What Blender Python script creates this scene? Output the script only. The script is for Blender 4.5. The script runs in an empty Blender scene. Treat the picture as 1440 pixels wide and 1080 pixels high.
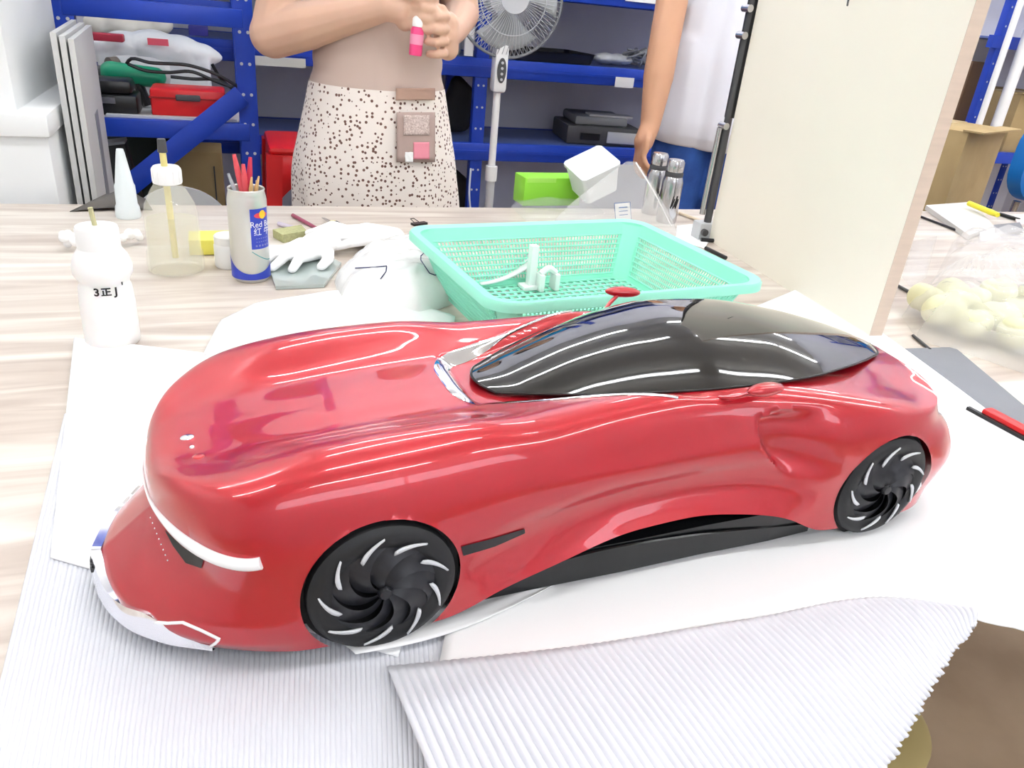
import bpy, bmesh, math, random
import numpy as np
from mathutils import Vector, Matrix, Euler
from mathutils.bvhtree import BVHTree
random.seed(7); rng = np.random.default_rng(7)
PI = math.pi
scene = bpy.context.scene
C = scene.collection

# ------------------------------------------------------------------ camera
# room axes: X along the work table, Y away from the camera, Z up, metres
TZ = 0.75                                   # table top
FPX = 1080.0                                # focal length in pixels of the 1440x1080 frame
CAMP = np.array([0.0, 0.0, 1.15])
_down = np.array([505-720, 2720-540, FPX], float); _down /= np.linalg.norm(_down)   # vertical vanishing point
_Z = -_down; _Y = np.array([0, 0, 1.0]) - _Z[2]*_Z; _Y /= np.linalg.norm(_Y); _X = np.cross(_Y, _Z)
_ph = math.radians(21.0); _c, _s = math.cos(_ph), math.sin(_ph)
ROT = np.array([[_c, _s, 0], [-_s, _c, 0], [0, 0, 1]]) @ np.array([_X, _Y, _Z])    # camera(x right,y down,z fwd) -> room
cam_d = bpy.data.cameras.new('camera'); cam = bpy.data.objects.new('camera', cam_d); C.objects.link(cam)
cam_d.sensor_fit = 'HORIZONTAL'; cam_d.sensor_width = 36.0; cam_d.lens = 36.0*FPX/1440.0
cam_d.clip_start = 0.01; cam_d.clip_end = 60
_m = Matrix.Identity(4)
for _i in range(3):
    _m[_i][0] = ROT[_i][0]; _m[_i][1] = -ROT[_i][1]; _m[_i][2] = -ROT[_i][2]; _m[_i][3] = CAMP[_i]
cam.matrix_world = _m
scene.camera = cam
def ray(px, py): return ROT @ np.array([(px-720)/FPX, (py-540)/FPX, 1.0])
def atz(px, py, z=TZ): r = ray(px, py); return CAMP + r*((z-CAMP[2])/r[2])
def aty(px, py, y): r = ray(px, py); return CAMP + r*((y-CAMP[1])/r[1])
def atx(px, py, x): r = ray(px, py); return CAMP + r*((x-CAMP[0])/r[0])

# ------------------------------------------------------------------ world, exposure
w = bpy.data.worlds.new('world'); scene.world = w; w.use_nodes = True
w.node_tree.nodes['Background'].inputs[0].default_value = (0.9, 0.95, 1.0, 1)
w.node_tree.nodes['Background'].inputs[1].default_value = 0.6
vs = scene.view_settings
vs.view_transform = 'Standard'; vs.look = 'None'; vs.gamma = 1.0; vs.use_curve_mapping = False
vs.exposure = 0.1
TUBE_POWER = 24.0
FILL_WINDOW_POWER = 3.0

# ------------------------------------------------------------------ helpers
def lin(c):
    return tuple((v/12.92 if v <= 0.04045 else ((v+0.055)/1.055)**2.4) for v in [x/255 for x in c])
def mat(name, rgb, rough=0.5, metal=0.0, coat=0.0, trans=0.0, ior=1.45, alpha=1.0, emit=0.0, spec=0.5,
        var=0.0, vscale=20.0, vstretch=(1, 1, 1), rgb2=None, bump=0.0, bscale=60.0, sss=0.0, sheen=0.0, coords='Object'):
    m = bpy.data.materials.new(name); m.use_nodes = True
    nt = m.node_tree; b = nt.nodes['Principled BSDF']
    col = lin(rgb)
    b.inputs['Base Color'].default_value = (*col, 1)
    b.inputs['Roughness'].default_value = rough; b.inputs['Metallic'].default_value = metal
    b.inputs['Coat Weight'].default_value = coat; b.inputs['Coat Roughness'].default_value = 0.03
    b.inputs['Transmission Weight'].default_value = trans; b.inputs['IOR'].default_value = ior
    b.inputs['Alpha'].default_value = alpha; b.inputs['Specular IOR Level'].default_value = spec
    if sheen: b.inputs['Sheen Weight'].default_value = sheen
    if sss: b.inputs['Subsurface Weight'].default_value = sss; b.inputs['Subsurface Radius'].default_value = (0.01, 0.005, 0.003)
    if emit: b.inputs['Emission Color'].default_value = (*col, 1); b.inputs['Emission Strength'].default_value = emit
    if var or rgb2 or bump:
        tc = nt.nodes.new('ShaderNodeTexCoord'); mp = nt.nodes.new('ShaderNodeMapping')
        mp.inputs['Scale'].default_value = vstretch
        nt.links.new(tc.outputs[coords], mp.inputs['Vector'])
    if var or rgb2:
        n = nt.nodes.new('ShaderNodeTexNoise'); n.inputs['Scale'].default_value = vscale; n.inputs['Detail'].default_value = 5
        nt.links.new(mp.outputs[0], n.inputs['Vector'])
        r = nt.nodes.new('ShaderNodeValToRGB'); r.color_ramp.elements[0].position = 0.35; r.color_ramp.elements[1].position = 0.65
        c2 = lin(rgb2) if rgb2 else tuple(max(0, v*(1-var)) for v in col)
        r.color_ramp.elements[0].color = (*c2, 1); r.color_ramp.elements[1].color = (*col, 1)
        nt.links.new(n.outputs['Fac'], r.inputs['Fac']); nt.links.new(r.outputs['Color'], b.inputs['Base Color'])
    if bump:
        n2 = nt.nodes.new('ShaderNodeTexNoise'); n2.inputs['Scale'].default_value = bscale; n2.inputs['Detail'].default_value = 3
        nt.links.new(mp.outputs[0], n2.inputs['Vector'])
        bp = nt.nodes.new('ShaderNodeBump'); bp.inputs['Strength'].default_value = bump; bp.inputs['Distance'].default_value = 0.005
        nt.links.new(n2.outputs['Fac'], bp.inputs['Height']); nt.links.new(bp.outputs['Normal'], b.inputs['Normal'])
    return m

class MB:
    """collects simple shapes, then links them as one mesh object"""
    def __init__(s): s.v = []; s.f = []
    def add(s, verts, faces):
        o = len(s.v); s.v.extend([tuple(map(float, p)) for p in verts]); s.f.extend([tuple(i+o for i in f) for f in faces]); return s
    def box(s, c, d, rz=0.0, rot=None, bev=0.0):
        hx, hy, hz = d[0]/2, d[1]/2, d[2]/2
        R = rot.to_matrix() if rot is not None else Matrix.Rotation(rz, 3, 'Z')
        if bev > 0:
            bm = bmesh.new(); bmesh.ops.create_cube(bm, size=1.0)
            bmesh.ops.scale(bm, vec=d, verts=bm.verts)
            bmesh.ops.bevel(bm, geom=bm.edges[:], offset=bev, segments=2, affect='EDGES', profile=0.5)
            bm.verts.index_update()
            vs_ = [R @ v.co + Vector(c) for v in bm.verts]; fs = [[v.index for v in f.verts] for f in bm.faces]; bm.free()
            return s.add(vs_, fs)
        vs_ = [R @ Vector((x, y, z)) + Vector(c) for x in (-hx, hx) for y in (-hy, hy) for z in (-hz, hz)]
        return s.add(vs_, [(0, 1, 3, 2), (4, 6, 7, 5), (0, 4, 5, 1), (2, 3, 7, 6), (0, 2, 6, 4), (1, 5, 7, 3)])
    def b2(s, x0, x1, y0, y1, z0, z1, bev=0.0):
        return s.box(((x0+x1)/2, (y0+y1)/2, (z0+z1)/2), (abs(x1-x0), abs(y1-y0), abs(z1-z0)), bev=bev)
    def tube(s, pts, r, n=10, cap=True, flat=1.0, up=None):
        pts = [Vector(p) for p in pts]; N = len(pts)
        rr = [r]*N if not hasattr(r, '__len__') else list(r)
        t0 = (pts[1]-pts[0]).normalized()
        a = Vector(up) if up is not None else (Vector((0, 0, 1)) if abs(t0.z) < 0.9 else Vector((1, 0, 0)))
        u = (a - t0*a.dot(t0)).normalized()
        rings = []
        for i in range(N):
            t = (pts[min(i+1, N-1)]-pts[max(i-1, 0)]).normalized()
            u = (u - t*u.dot(t)).normalized(); v_ = t.cross(u)
            rings.append([pts[i] + (u*math.cos(2*PI*k/n)*flat + v_*math.sin(2*PI*k/n))*rr[i] for k in range(n)])
        vs_ = [p for q in rings for p in q]; fs = []
        for i in range(N-1):
            for k in range(n):
                k2 = (k+1) % n; fs.append((i*n+k, i*n+k2, (i+1)*n+k2, (i+1)*n+k))
        if cap: fs.append(tuple(range(n-1, -1, -1))); fs.append(tuple((N-1)*n+k for k in range(n)))
        return s.add(vs_, fs)
    def cyl(s, p0, p1, r0, r1=None, n=20): return s.tube([p0, p1], [r0, r0 if r1 is None else r1], n)
    def lathe(s, prof, n=32, c=(0, 0, 0), sx=1.0, sy=1.0, close=False):
        """prof: (r, z) list; r = 0 makes a pole"""
        vs_ = []; idx = []
        for r, z in prof:
            if r <= 1e-7: idx.append([len(vs_)]*n); vs_.append((c[0], c[1], c[2]+z))
            else:
                idx.append(list(range(len(vs_), len(vs_)+n)))
                vs_ += [(c[0]+r*sx*math.cos(2*PI*k/n), c[1]+r*sy*math.sin(2*PI*k/n), c[2]+z) for k in range(n)]
        fs = []
        for i in range(len(prof)-1):
            for k in range(n):
                k2 = (k+1) % n; q = [idx[i][k], idx[i][k2], idx[i+1][k2], idx[i+1][k]]
                q = [a for j, a in enumerate(q) if a != q[j-1]]
                if len(q) >= 3: fs.append(tuple(q))
        return s.add(vs_, fs)
    def prism(s, poly, z0, z1):
        n = len(poly)
        vs_ = [(x, y, z0) for x, y in poly] + [(x, y, z1) for x, y in poly]
        fs = [tuple(range(n-1, -1, -1)), tuple(range(n, 2*n))] + [(k, (k+1) % n, n+(k+1) % n, n+k) for k in range(n)]
        return s.add(vs_, fs)
    def grid(s, G):
        G = np.asarray(G); h, w_ = G.shape[:2]
        fs = [(i*w_+j, i*w_+j+1, (i+1)*w_+j+1, (i+1)*w_+j) for i in range(h-1) for j in range(w_-1)]
        return s.add(G.reshape(-1, 3), fs)
    def sphere(s, c, r, nu=20, nv=12, rot=None):
        r = (r, r, r) if not hasattr(r, '__len__') else r
        R = rot.to_matrix() if rot is not None else Matrix.Identity(3)
        prof = [(math.sin(PI*i/nv), -math.cos(PI*i/nv)) for i in range(nv+1)]; prof[0] = (0, -1); prof[-1] = (0, 1)
        t = MB().lathe(prof, nu)
        return s.add([R @ Vector((p[0]*r[0], p[1]*r[1], p[2]*r[2])) + Vector(c) for p in t.v], t.f)
    def capsule(s, p0, p1, r0, r1, n=14, m=5):
        p0, p1 = Vector(p0), Vector(p1); d = (p1-p0); L = d.length; d = d.normalized() if L > 1e-6 else Vector((0, 0, 1))
        pts = []; rr = []
        for i in range(m+1):
            a = PI/2*i/m; pts.append(p0 - d*r0*math.cos(a)); rr.append(max(1e-4, r0*math.sin(a)))
        for i in range(m+1):
            a = PI/2*i/m; pts.append(p1 + d*r1*math.sin(a)); rr.append(max(1e-4, r1*math.cos(a)))
        return s.tube(pts, rr, n)
    def merge(s, o): return s.add(o.v, o.f)
    def xf(s, M):
        s.v = [tuple(M @ Vector(p)) for p in s.v]; return s
    def mesh(s, name, smooth=True, angle=40, flip=False):
        me = bpy.data.meshes.new(name); me.from_pydata(s.v, [], s.f); me.validate()
        if smooth: me.shade_smooth()
        if smooth and angle: me.set_sharp_from_angle(angle=math.radians(angle))
        return me
    def build(s, name, m, parent=None, smooth=True, angle=40):
        o = bpy.data.objects.new(name, s.mesh(name, smooth, angle)); C.objects.link(o)
        if m is not None: o.data.materials.append(m)
        if parent is not None: o.parent = parent
        return o
def rec(o):
    """outward normals by bmesh"""
    bm = bmesh.new(); bm.from_mesh(o.data); bmesh.ops.recalc_face_normals(bm, faces=bm.faces); bm.to_mesh(o.data); bm.free(); return o
def tag(o, label, cat, group=None, kind=None):
    o['label'] = label; o['category'] = cat
    if group: o['group'] = group
    if kind: o['kind'] = kind
    return o
def struct(o, label, cat='structure'): return tag(o, label, cat, kind='structure')
def thing(name, label, cat, loc=(0, 0, 0), rz=0.0, group=None, rot=None):
    o = bpy.data.objects.new(name, None); C.objects.link(o); o.empty_display_size = 0.02
    o.location = Vector(tuple(map(float, loc)))
    o.rotation_euler = (0, 0, rz) if rot is None else rot
    return tag(o, label, cat, group)
def bake(o):
    """apply modifiers"""
    dg = bpy.context.evaluated_depsgraph_get(); dg.update()
    me = bpy.data.meshes.new_from_object(o.evaluated_get(dg)); o.modifiers.clear(); o.data = me; return o
def fuse(mb, name, m, parent=None, voxel=0.006, it=6):
    """one continuous skin over overlapping capsules"""
    o = mb.build(name, m, None, smooth=True, angle=None)
    r = o.modifiers.new('r', 'REMESH'); r.mode = 'VOXEL'; r.voxel_size = voxel; r.use_smooth_shade = True
    sm = o.modifiers.new('s', 'SMOOTH'); sm.iterations = it; sm.factor = 0.5
    bake(o)
    if parent is not None: o.parent = parent
    return o
def text_geo(body, size, extrude=0.0, bold=0.0):
    cu = bpy.data.curves.new('t', 'FONT'); cu.body = body; cu.size = size; cu.extrude = extrude; cu.resolution_u = 3; cu.offset = bold
    cu.align_x = 'CENTER'; cu.align_y = 'CENTER'
    o = bpy.data.objects.new('t', cu); C.objects.link(o)
    dg = bpy.context.evaluated_depsgraph_get(); dg.update()
    me = bpy.data.meshes.new_from_object(o.evaluated_get(dg))
    v = [tuple(p.co) for p in me.vertices]; f = [tuple(p.vertices) for p in me.polygons]
    bpy.data.objects.remove(o); bpy.data.meshes.remove(me)
    return v, f
def pchip(x, y, q):
    x = np.asarray(x, float); y = np.asarray(y, float); q = np.asarray(q, float)
    if y.ndim == 1: return pchip(x, y[:, None], q)[:, 0]
    h = np.diff(x)[:, None]; d = np.diff(y, axis=0)/h
    m = np.zeros_like(y); m[0] = d[0]; m[-1] = d[-1]
    for i in range(1, len(x)-1):
        a, b_ = d[i-1], d[i]; w1 = 2*h[i]+h[i-1]; w2 = h[i]+2*h[i-1]
        with np.errstate(divide='ignore', invalid='ignore'):
            hm = (w1+w2)/(w1/a + w2/b_)
        m[i] = np.where(a*b_ > 0, hm, 0.0)
    k = np.clip(np.searchsorted(x, q)-1, 0, len(x)-2); H = (x[k+1]-x[k])[:, None]; t = ((q-x[k])[:, None])/H
    return ((1+2*t)*(1-t)**2)*y[k] + t*(1-t)**2*H*m[k] + t*t*(3-2*t)*y[k+1] + t*t*(t-1)*H*m[k+1]
def sst(a, b_, x): t = np.clip((np.asarray(x, float)-a)/(b_-a), 0, 1); return t*t*(3-2*t)
def vnoise(x, y, seed=0):
    """cheap smooth pseudo noise"""
    r = np.random.default_rng(seed); o = 0
    for k in range(5):
        a = r.uniform(0, 2*PI); fq = r.uniform(0.6, 1.7); p = r.uniform(0, 2*PI)
        o = o + np.sin((np.cos(a)*x+np.sin(a)*y)*fq + p)
    return o/5
def arc3(pts, n=40):
    """smooth curve through points"""
    P = np.array(pts, float); d = np.r_[0, np.cumsum(np.linalg.norm(np.diff(P, axis=0), axis=1))]
    q = np.linspace(0, d[-1], n); m = np.gradient(P, d, axis=0) if len(P) > 2 else np.repeat(np.diff(P, axis=0)/d[-1], 2, 0)
    k = np.clip(np.searchsorted(d, q)-1, 0, len(d)-2); H = (d[k+1]-d[k])[:, None]; t = ((q-d[k])[:, None])/H
    return ((1+2*t)*(1-t)**2)*P[k] + t*(1-t)**2*H*m[k] + t*t*(3-2*t)*P[k+1] + t*t*(t-1)*H*m[k+1]

# ------------------------------------------------------------------ materials
M = {}
M['wall'] = mat('wall_paint', (222, 221, 228), 0.8, var=0.05, vscale=3, bump=0.05, bscale=40)
M['wall_white'] = mat('white_paint', (238, 240, 240), 0.7, var=0.04, vscale=4)
M['ceiling'] = mat('ceiling_paint', (226, 224, 218), 0.9)
M['floor'] = mat('brown_concrete_floor', (200, 178, 150), 0.5, rgb2=(170, 148, 122), vscale=3, bump=0.1, bscale=30)
M['cream'] = mat('cream_laminate', (252, 245, 230), 0.55, var=0.03, vscale=3)
M['cream_edge'] = mat('tan_board_edge', (216, 198, 180), 0.7, var=0.08, vscale=10, vstretch=(1, 1, 12))
M['steel_blue'] = mat('blue_painted_steel', (22, 62, 176), 0.4, var=0.15, vscale=6)
M['steel_blue_deck'] = mat('blue_grey_deck', (86, 104, 160), 0.5, var=0.1, vscale=6)
M['black'] = mat('black_plastic', (16, 16, 18), 0.35)
M['black_matte'] = mat('black_matte', (24, 24, 25), 0.7, var=0.4, vscale=30)
M['grey'] = mat('grey_plastic', (128, 130, 134), 0.5)
M['dgrey'] = mat('dark_grey', (72, 72, 74), 0.55)
M['lgrey'] = mat('light_grey', (196, 198, 200), 0.5)
M['white'] = mat('white_plastic', (246, 246, 244), 0.4)
M['paper'] = mat('white_paper', (250, 250, 250), 0.8)
M['chrome'] = mat('chrome', (235, 235, 238), 0.06, metal=1.0)
M['steel'] = mat('brushed_steel', (190, 190, 192), 0.22, metal=1.0)
M['red'] = mat('red_plastic', (206, 26, 30), 0.35)
M['card'] = mat('cardboard', (176, 152, 108), 0.8, rgb2=(166, 142, 98), vscale=8)
M['clear'] = mat('clear_plastic_film', (250, 250, 250), 0.12, trans=0.0, alpha=0.22, bump=0.4, bscale=25)
M['film'] = mat('milky_plastic_film', (250, 250, 248), 0.15, alpha=0.45, bump=0.3, bscale=20)
M['glass'] = mat('clear_glass', (250, 250, 244), 0.03, trans=1.0, ior=1.3)

# table wood: pale worn plywood with long streaks along X
def wood_mat():
    m = bpy.data.materials.new('worn_pale_wood'); m.use_nodes = True; nt = m.node_tree; b = nt.nodes['Principled BSDF']
    tc = nt.nodes.new('ShaderNodeTexCoord'); mp = nt.nodes.new('ShaderNodeMapping'); mp.inputs['Scale'].default_value = (1.6, 16, 1)
    mp.inputs['Rotation'].default_value = (0, 0, 0.12)
    nt.links.new(tc.outputs['Object'], mp.inputs[0])
    n = nt.nodes.new('ShaderNodeTexNoise'); n.inputs['Scale'].default_value = 1.6; n.inputs['Detail'].default_value = 8; n.inputs['Distortion'].default_value = 0.8
    nt.links.new(mp.outputs[0], n.inputs['Vector'])
    r = nt.nodes.new('ShaderNodeValToRGB'); e = r.color_ramp.elements
    e[0].position = 0.3; e[0].color = (*lin((180, 164, 152)), 1); e[1].position = 0.68; e[1].color = (*lin((232, 226, 216)), 1)
    x = e.new(0.48); x.color = (*lin((206, 194, 182)), 1)
    nt.links.new(n.outputs['Fac'], r.inputs[0]); nt.links.new(r.outputs[0], b.inputs['Base Color'])
    b.inputs['Roughness'].default_value = 0.4
    return m
M['wood'] = wood_mat()

# ------------------------------------------------------------------ room shell
XL, XR, YF, YB, ZC = -2.2, 4.2, -3.0, 3.30, 2.9
struct(MB().b2(XL-.1, XR+.1, YF-.1, YB+.1, -0.1, 0).build('floor', M['floor']), 'brown concrete workshop floor', 'floor')
struct(MB().b2(XL-.1, XR+.1, YF-.1, YB+.1, ZC, ZC+.1).build('ceiling', M['ceiling']), 'white ceiling of the workshop', 'ceiling')
struct(MB().b2(XL, XR, YB, YB+.1, 0, ZC).build('wall_back', M['wall']), 'lilac grey wall behind the blue shelving', 'wall')
struct(MB().b2(XL-.1, XL, YF-.1, YB+.1, 0, ZC).build('wall_left', M['wall_white']), 'white wall beside the table end', 'wall')
struct(MB().b2(XR, XR+.1, YF-.1, YB+.1, 0, ZC).build('wall_right', M['wall']), 'pale wall beyond the second workstation', 'wall')
struct(MB().b2(XL, XR, YF-.1, YF, 0, ZC).build('wall_front', M['wall']), 'pale wall facing the shelving', 'wall')
# white pier with a ledge behind the table's left end
pier = struct(MB().b2(-1.3, -0.365, 1.66, 2.15, 0, ZC, bev=0.004).build('wall_pier', M['wall_white']), 'white square pier behind the table end', 'wall')
o = MB().b2(-1.3, -0.312, 1.62, 2.15, 0.86, 0.90, bev=0.004).build('ledge', M['wall_white'], pier)
o = MB().b2(-1.3, -0.318, 1.635, 2.10, 0, 0.86, bev=0.003).build('plinth', M['wall_white'], pier)

# ceiling tube lamps
def ceiling_lamp(x, y, label):
    t = thing('ceiling_lamp', label, 'lamp', (x, y, ZC-0.002), 0, 'fluorescent ceiling lamps')
    MB().b2(-.62, .62, -.05, .05, -.05, 0, bev=.006).build('housing', M['white'], t)
    for s in (-1, 1): MB().b2(s*.62-.01, s*.62+.01, -.03, .03, -.085, -.05).build('end_cap', M['white'], t)
    MB().cyl((-.6, 0, -.072), (.6, 0, -.072), .016, n=14).build('tube', M['tube'], t)
M['tube'] = mat('lit_fluorescent_tube', (250, 252, 255), 0.3, emit=TUBE_POWER*2.4)
for yy, yn in ((-1.5, 'added as fill light near the front wall'), (0.2, 'over the near table edge'), (1.5, 'over the far table edge'), (2.6, 'before the blue racks')):
    for xx, xn in ((-1.2, 'near the pier'), (0.45, 'above the car'), (2.1, 'above the cartons'), (3.4, 'near the pipes')):
        if yy < -1 and xx not in (.45, 2.1): continue  # front pair is added fill for the floor and back wall
        ceiling_lamp(xx, yy, 'fluorescent tube lamp under the ceiling %s, %s' % (yn, xn))

# unseen high window, added as fill light for the back wall and car side
win = MB().b2(-.7, 3.1, YF+.004, YF+.010, 1.95, 2.75).build('fill_window_1', mat('fill_light_pane', (236, 244, 255), .3, emit=FILL_WINDOW_POWER)); struct(win, 'wide high unseen window added as fill light in the wall facing the shelving', 'window')
for x in (-.7, 1.2, 3.1): MB().b2(x-.025, x+.025, YF, YF+.05, 1.92, 2.78).build('mullion', M['white'], win)
for z in (1.93, 2.77): MB().b2(-.72, 3.12, YF, YF+.05, z-.025, z+.025).build('rail', M['white'], win)

# ------------------------------------------------------------------ work table
TY0, TY1, TX0, TX1 = 0.355, 1.585, -1.15, 2.6
t = thing('work_table', 'large pale worn wooden work table under the red car model', 'table', (0, 0, 0))
MB().b2(TX0, TX1, TY0, TY1, TZ-.03, TZ, bev=.002).build('table_top', M['wood'], t)
for x in (TX0+.06, 0.7, TX1-.06):
    for y in (TY0+.30, TY1-.06): MB().b2(x-.025, x+.025, y-.025, y+.025, 0, TZ-.03, bev=.003).build('leg', M['dgrey'], t)
for y in (TY0+.30, TY1-.06): MB().b2(TX0+.06, TX1-.06, y-.012, y+.012, TZ-.09, TZ-.03).build('apron_rail', M['dgrey'], t)

# ------------------------------------------------------------------ red concept car model
SHZ = TZ+.0066                                      # top of the foam sheets
CA = atz(530, 910, SHZ); CB = atz(1205, 752, SHZ)            # front and rear wheel contact points on the table
E1 = (CB-CA)/np.linalg.norm(CB-CA); E2 = np.array([-E1[1], E1[0], 0]); HW = 0.125
car = thing('car_model', 'glossy red concept car scale model with black canopy on white foam sheets', 'car model',
            CA + E2*HW, math.atan2(E1[1], E1[0]))
CARM = Matrix.Translation(car.location) @ Matrix.Rotation(math.atan2(E1[1], E1[0]), 4, 'Z')
CARI = CARM.inverted()
M['paint'] = mat('red_car_paint', (180, 16, 33), 0.30, metal=0.25, coat=1.0, var=0.08, vscale=9)
M['canopy'] = mat('black_glossy_canopy', (10, 10, 11), 0.06, coat=1.0, spec=0.6)
M['tyre'] = mat('black_rubber', (26, 27, 29), 0.55)
M['blade'] = mat('satin_black_wheel', (34, 35, 40), 0.42)
M['accent'] = mat('silver_white_wheel_accent', (216, 218, 220), 0.35)
M['wlight'] = mat('white_light_strip', (252, 252, 252), 0.25)
M['under'] = mat('black_underbody', (20, 22, 24), 0.25)

HS = np.array([0, .12, .3, .5, .7, .85, 1.0])
ST = [  # shoulder/lip point, bottom point, outward offsets down the side
 ((-.133, 0, .085), (-.170, 0, .012), (0, -.016, -.020, -.012, -.003, .003, 0)),
 ((-.130, .032, .085), (-.163, .036, .012), (0, -.016, -.019, -.011, -.002, .003, 0)),
 ((-.120, .063, .084), (-.146, .066, .012), (0, -.013, -.015, -.008, 0, .004, 0)),
 ((-.104, .093, .083), (-.123, .089, .012), (0, -.008, -.009, -.003, .003, .005, 0)),
 ((-.089, .110, .082), (-.102, .105, .012), (0, -.002, -.002, .001, .005, .006, 0)),
 ((-.072, .119, .0815), (-.073, .117, .011), (0, .001, .002, .004, .006, .005, 0)),
 ((-.045, .1215, .097), (-.043, .124, .010), (0, .002, .003, .003, .003, .002, 0)),
 ((0, .121, .111), (0, .125, .010), (0, .003, .004, .003, .002, .001, 0)),
 ((.05, .119, .115), (.048, .124, .010), (0, .003, .004, .003, .002, .001, 0)),
 ((.09, .115, .116), (.09, .122, .024), (0, .004, .004, 0, -.003, -.002, 0)),
 ((.13, .111, .113), (.131, .119, .033), (0, .004, .003, -.003, -.006, -.004, 0)),
 ((.20, .105, .108), (.20, .116, .048), (0, .004, .001, -.005, -.008, -.005, 0)),
 ((.25, .104, .109), (.25, .115, .049), (0, .004, .001, -.005, -.008, -.005, 0)),
 ((.30, .106, .115), (.30, .117, .043), (0, .004, .002, -.004, -.007, -.004, 0)),
 ((.34, .112, .119), (.345, .121, .033), (0, .004, .003, -.001, -.004, -.002, 0)),
 ((.38, .119, .118), (.385, .125, .014), (0, .004, .005, .003, .001, 0, 0)),
 ((.445, .123, .115), (.445, .125, .012), (0, .004, .005, .004, .002, .001, 0)),
 ((.475, .118, .112), (.495, .122, .013), (0, .003, .007, .008, .005, .002, 0)),
 ((.505, .104, .114), (.522, .109, .018), (0, .003, .014, .018, .012, .005, 0)),
 ((.522, .083, .116), (.540, .088, .024), (0, .001, .013, .020, .014, .006, 0)),
 ((.533, .045, .118), (.550, .045, .028), (0, -.001, .011, .019, .014, .006, 0)),
 ((.537, 0, .119), (.552, 0, .030), (0, -.001, .011, .019, .014, .006, 0))]
ZT = np.array([  # u, centre-line height, shoulder-top height
 (-.133, .085, .085), (-.130, .098, .096), (-.125, .105, .105), (-.115, .109, .113), (-.10, .111, .118), (-.07, .115, .126),
 (-.03, .121, .134), (.02, .126, .138), (.07, .129, .139), (.12, .130, .139), (.16, .132, .141), (.20, .136, .143), (.25, .140, .145),
 (.30, .142, .144), (.35, .142, .140), (.40, .139, .133), (.45, .133, .124), (.48, .129, .117), (.51, .124, .115), (.525, .121, .117), (.537, .119, .119)])
def gsm(a, k):
    if k < 1: return a
    ker = np.exp(-0.5*(np.arange(-3*k, 3*k+1)/k)**2); ker /= ker.sum()
    p = np.concatenate([2*a[:1]-a[1:3*k+1][::-1], a, 2*a[-1:]-a[-3*k-1:-1][::-1]])
    return np.stack([np.convolve(p[:, i], ker, 'valid') for i in range(p.shape[1])], 1)
Lp = np.array([s[0] for s in ST]); Bp = np.array([s[1] for s in ST]); Op = np.array([s[2] for s in ST])
sp = np.r_[0, np.cumsum(np.linalg.norm(np.diff(Lp, axis=0), axis=1))]
NS, NH, NW = 340, 34, 36
sq = np.linspace(0, sp[-1], NS)
Ld = gsm(pchip(sp, Lp, sq), 4); Bd = gsm(pchip(sp, Bp, sq), 4); Od = gsm(pchip(sp, Op, sq), 5)
Ld[0, 1] = Ld[-1, 1] = Bd[0, 1] = Bd[-1, 1] = 0
tang = np.gradient(Ld[:, :2], axis=0); tang /= np.linalg.norm(tang, axis=1)[:, None]
nrm = np.stack([-tang[:, 1], tang[:, 0]], 1)       # outward in plan (left of travel, +y side)
nrm[0] = (-1, 0); nrm[-1] = (1, 0)
hq = np.linspace(0, 1, NH)
SIDE = np.zeros((NS, NH, 3))
for i in range(NS):
    off = pchip(HS, Od[i], hq)
    SIDE[i] = Ld[i]*(1-hq[:, None]) + Bd[i]*hq[:, None]
    SIDE[i, :, :2] += nrm[i]*off[:, None]
SIDE[0, :, 1] = 0; SIDE[-1, :, 1] = 0
TOP = np.zeros((NS, NW, 3)); wq = np.linspace(1, 0, NW)**0.8
for i in range(NS):
    u, yl, zl = Ld[i]
    zc = pchip(ZT[:, 0], ZT[:, 1], [u])[0]; zs = pchip(ZT[:, 0], ZT[:, 2], [u])[0]
    d = zs-zl
    z = pchip([0, .3, .55, .78, .88, .94, .975, 1.0], [zc, zc+.10*(zs-zc), zc+.55*(zs-zc), zs, zl+.90*d, zl+.68*d, zl+.40*d, zl], wq)
    TOP[i] = np.stack([np.full(NW, u), yl*wq, z], 1)
# soften the seam between side and top behind the nose
XC = np.concatenate([SIDE[:, ::-1], TOP[:, 1:]], 1)
XS = XC.copy()
for _ in range(8): XS[:, 1:-1] = .25*XS[:, :-2]+.5*XS[:, 1:-1]+.25*XS[:, 2:]
XS = np.stack([gsm(XS[:, j], 7) for j in range(XS.shape[1])], 1)
jj = np.arange(XC.shape[1])
wt = (sst(-.075, -.03, Ld[:, 0])*(1-sst(.45, .49, Ld[:, 0])))[:, None]*np.exp(-((jj-NH+1)/14.0)**4)[None]
XC += (XS-XC)*wt[..., None]
SIDE = XC[:, :NH][:, ::-1].copy(); TOP = XC[:, NH-1:].copy()
# extra modelling on the upper skin: fender ridges on the hood, hollow round the windscreen
U, V, Zt = TOP[..., 0], TOP[..., 1], TOP[..., 2]
Zt += 0.0045*np.exp(-((V-.080-.10*(U-.0))/.020)**2)*sst(-.10, -.03, U)*(1-sst(.06, .13, U))
Zt -= 0.0022*np.exp(-((V-.045)/.022)**2)*sst(-.07, -.02, U)*(1-sst(.05, .12, U))
Zt -= 0.0055*sst(.088, .096, U - .45*np.maximum(V-.034, 0)*0)*(1-sst(.036, .046, V-.30*np.clip(U-.10, 0, .2)))*(1-sst(.22, .30, U))
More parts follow.
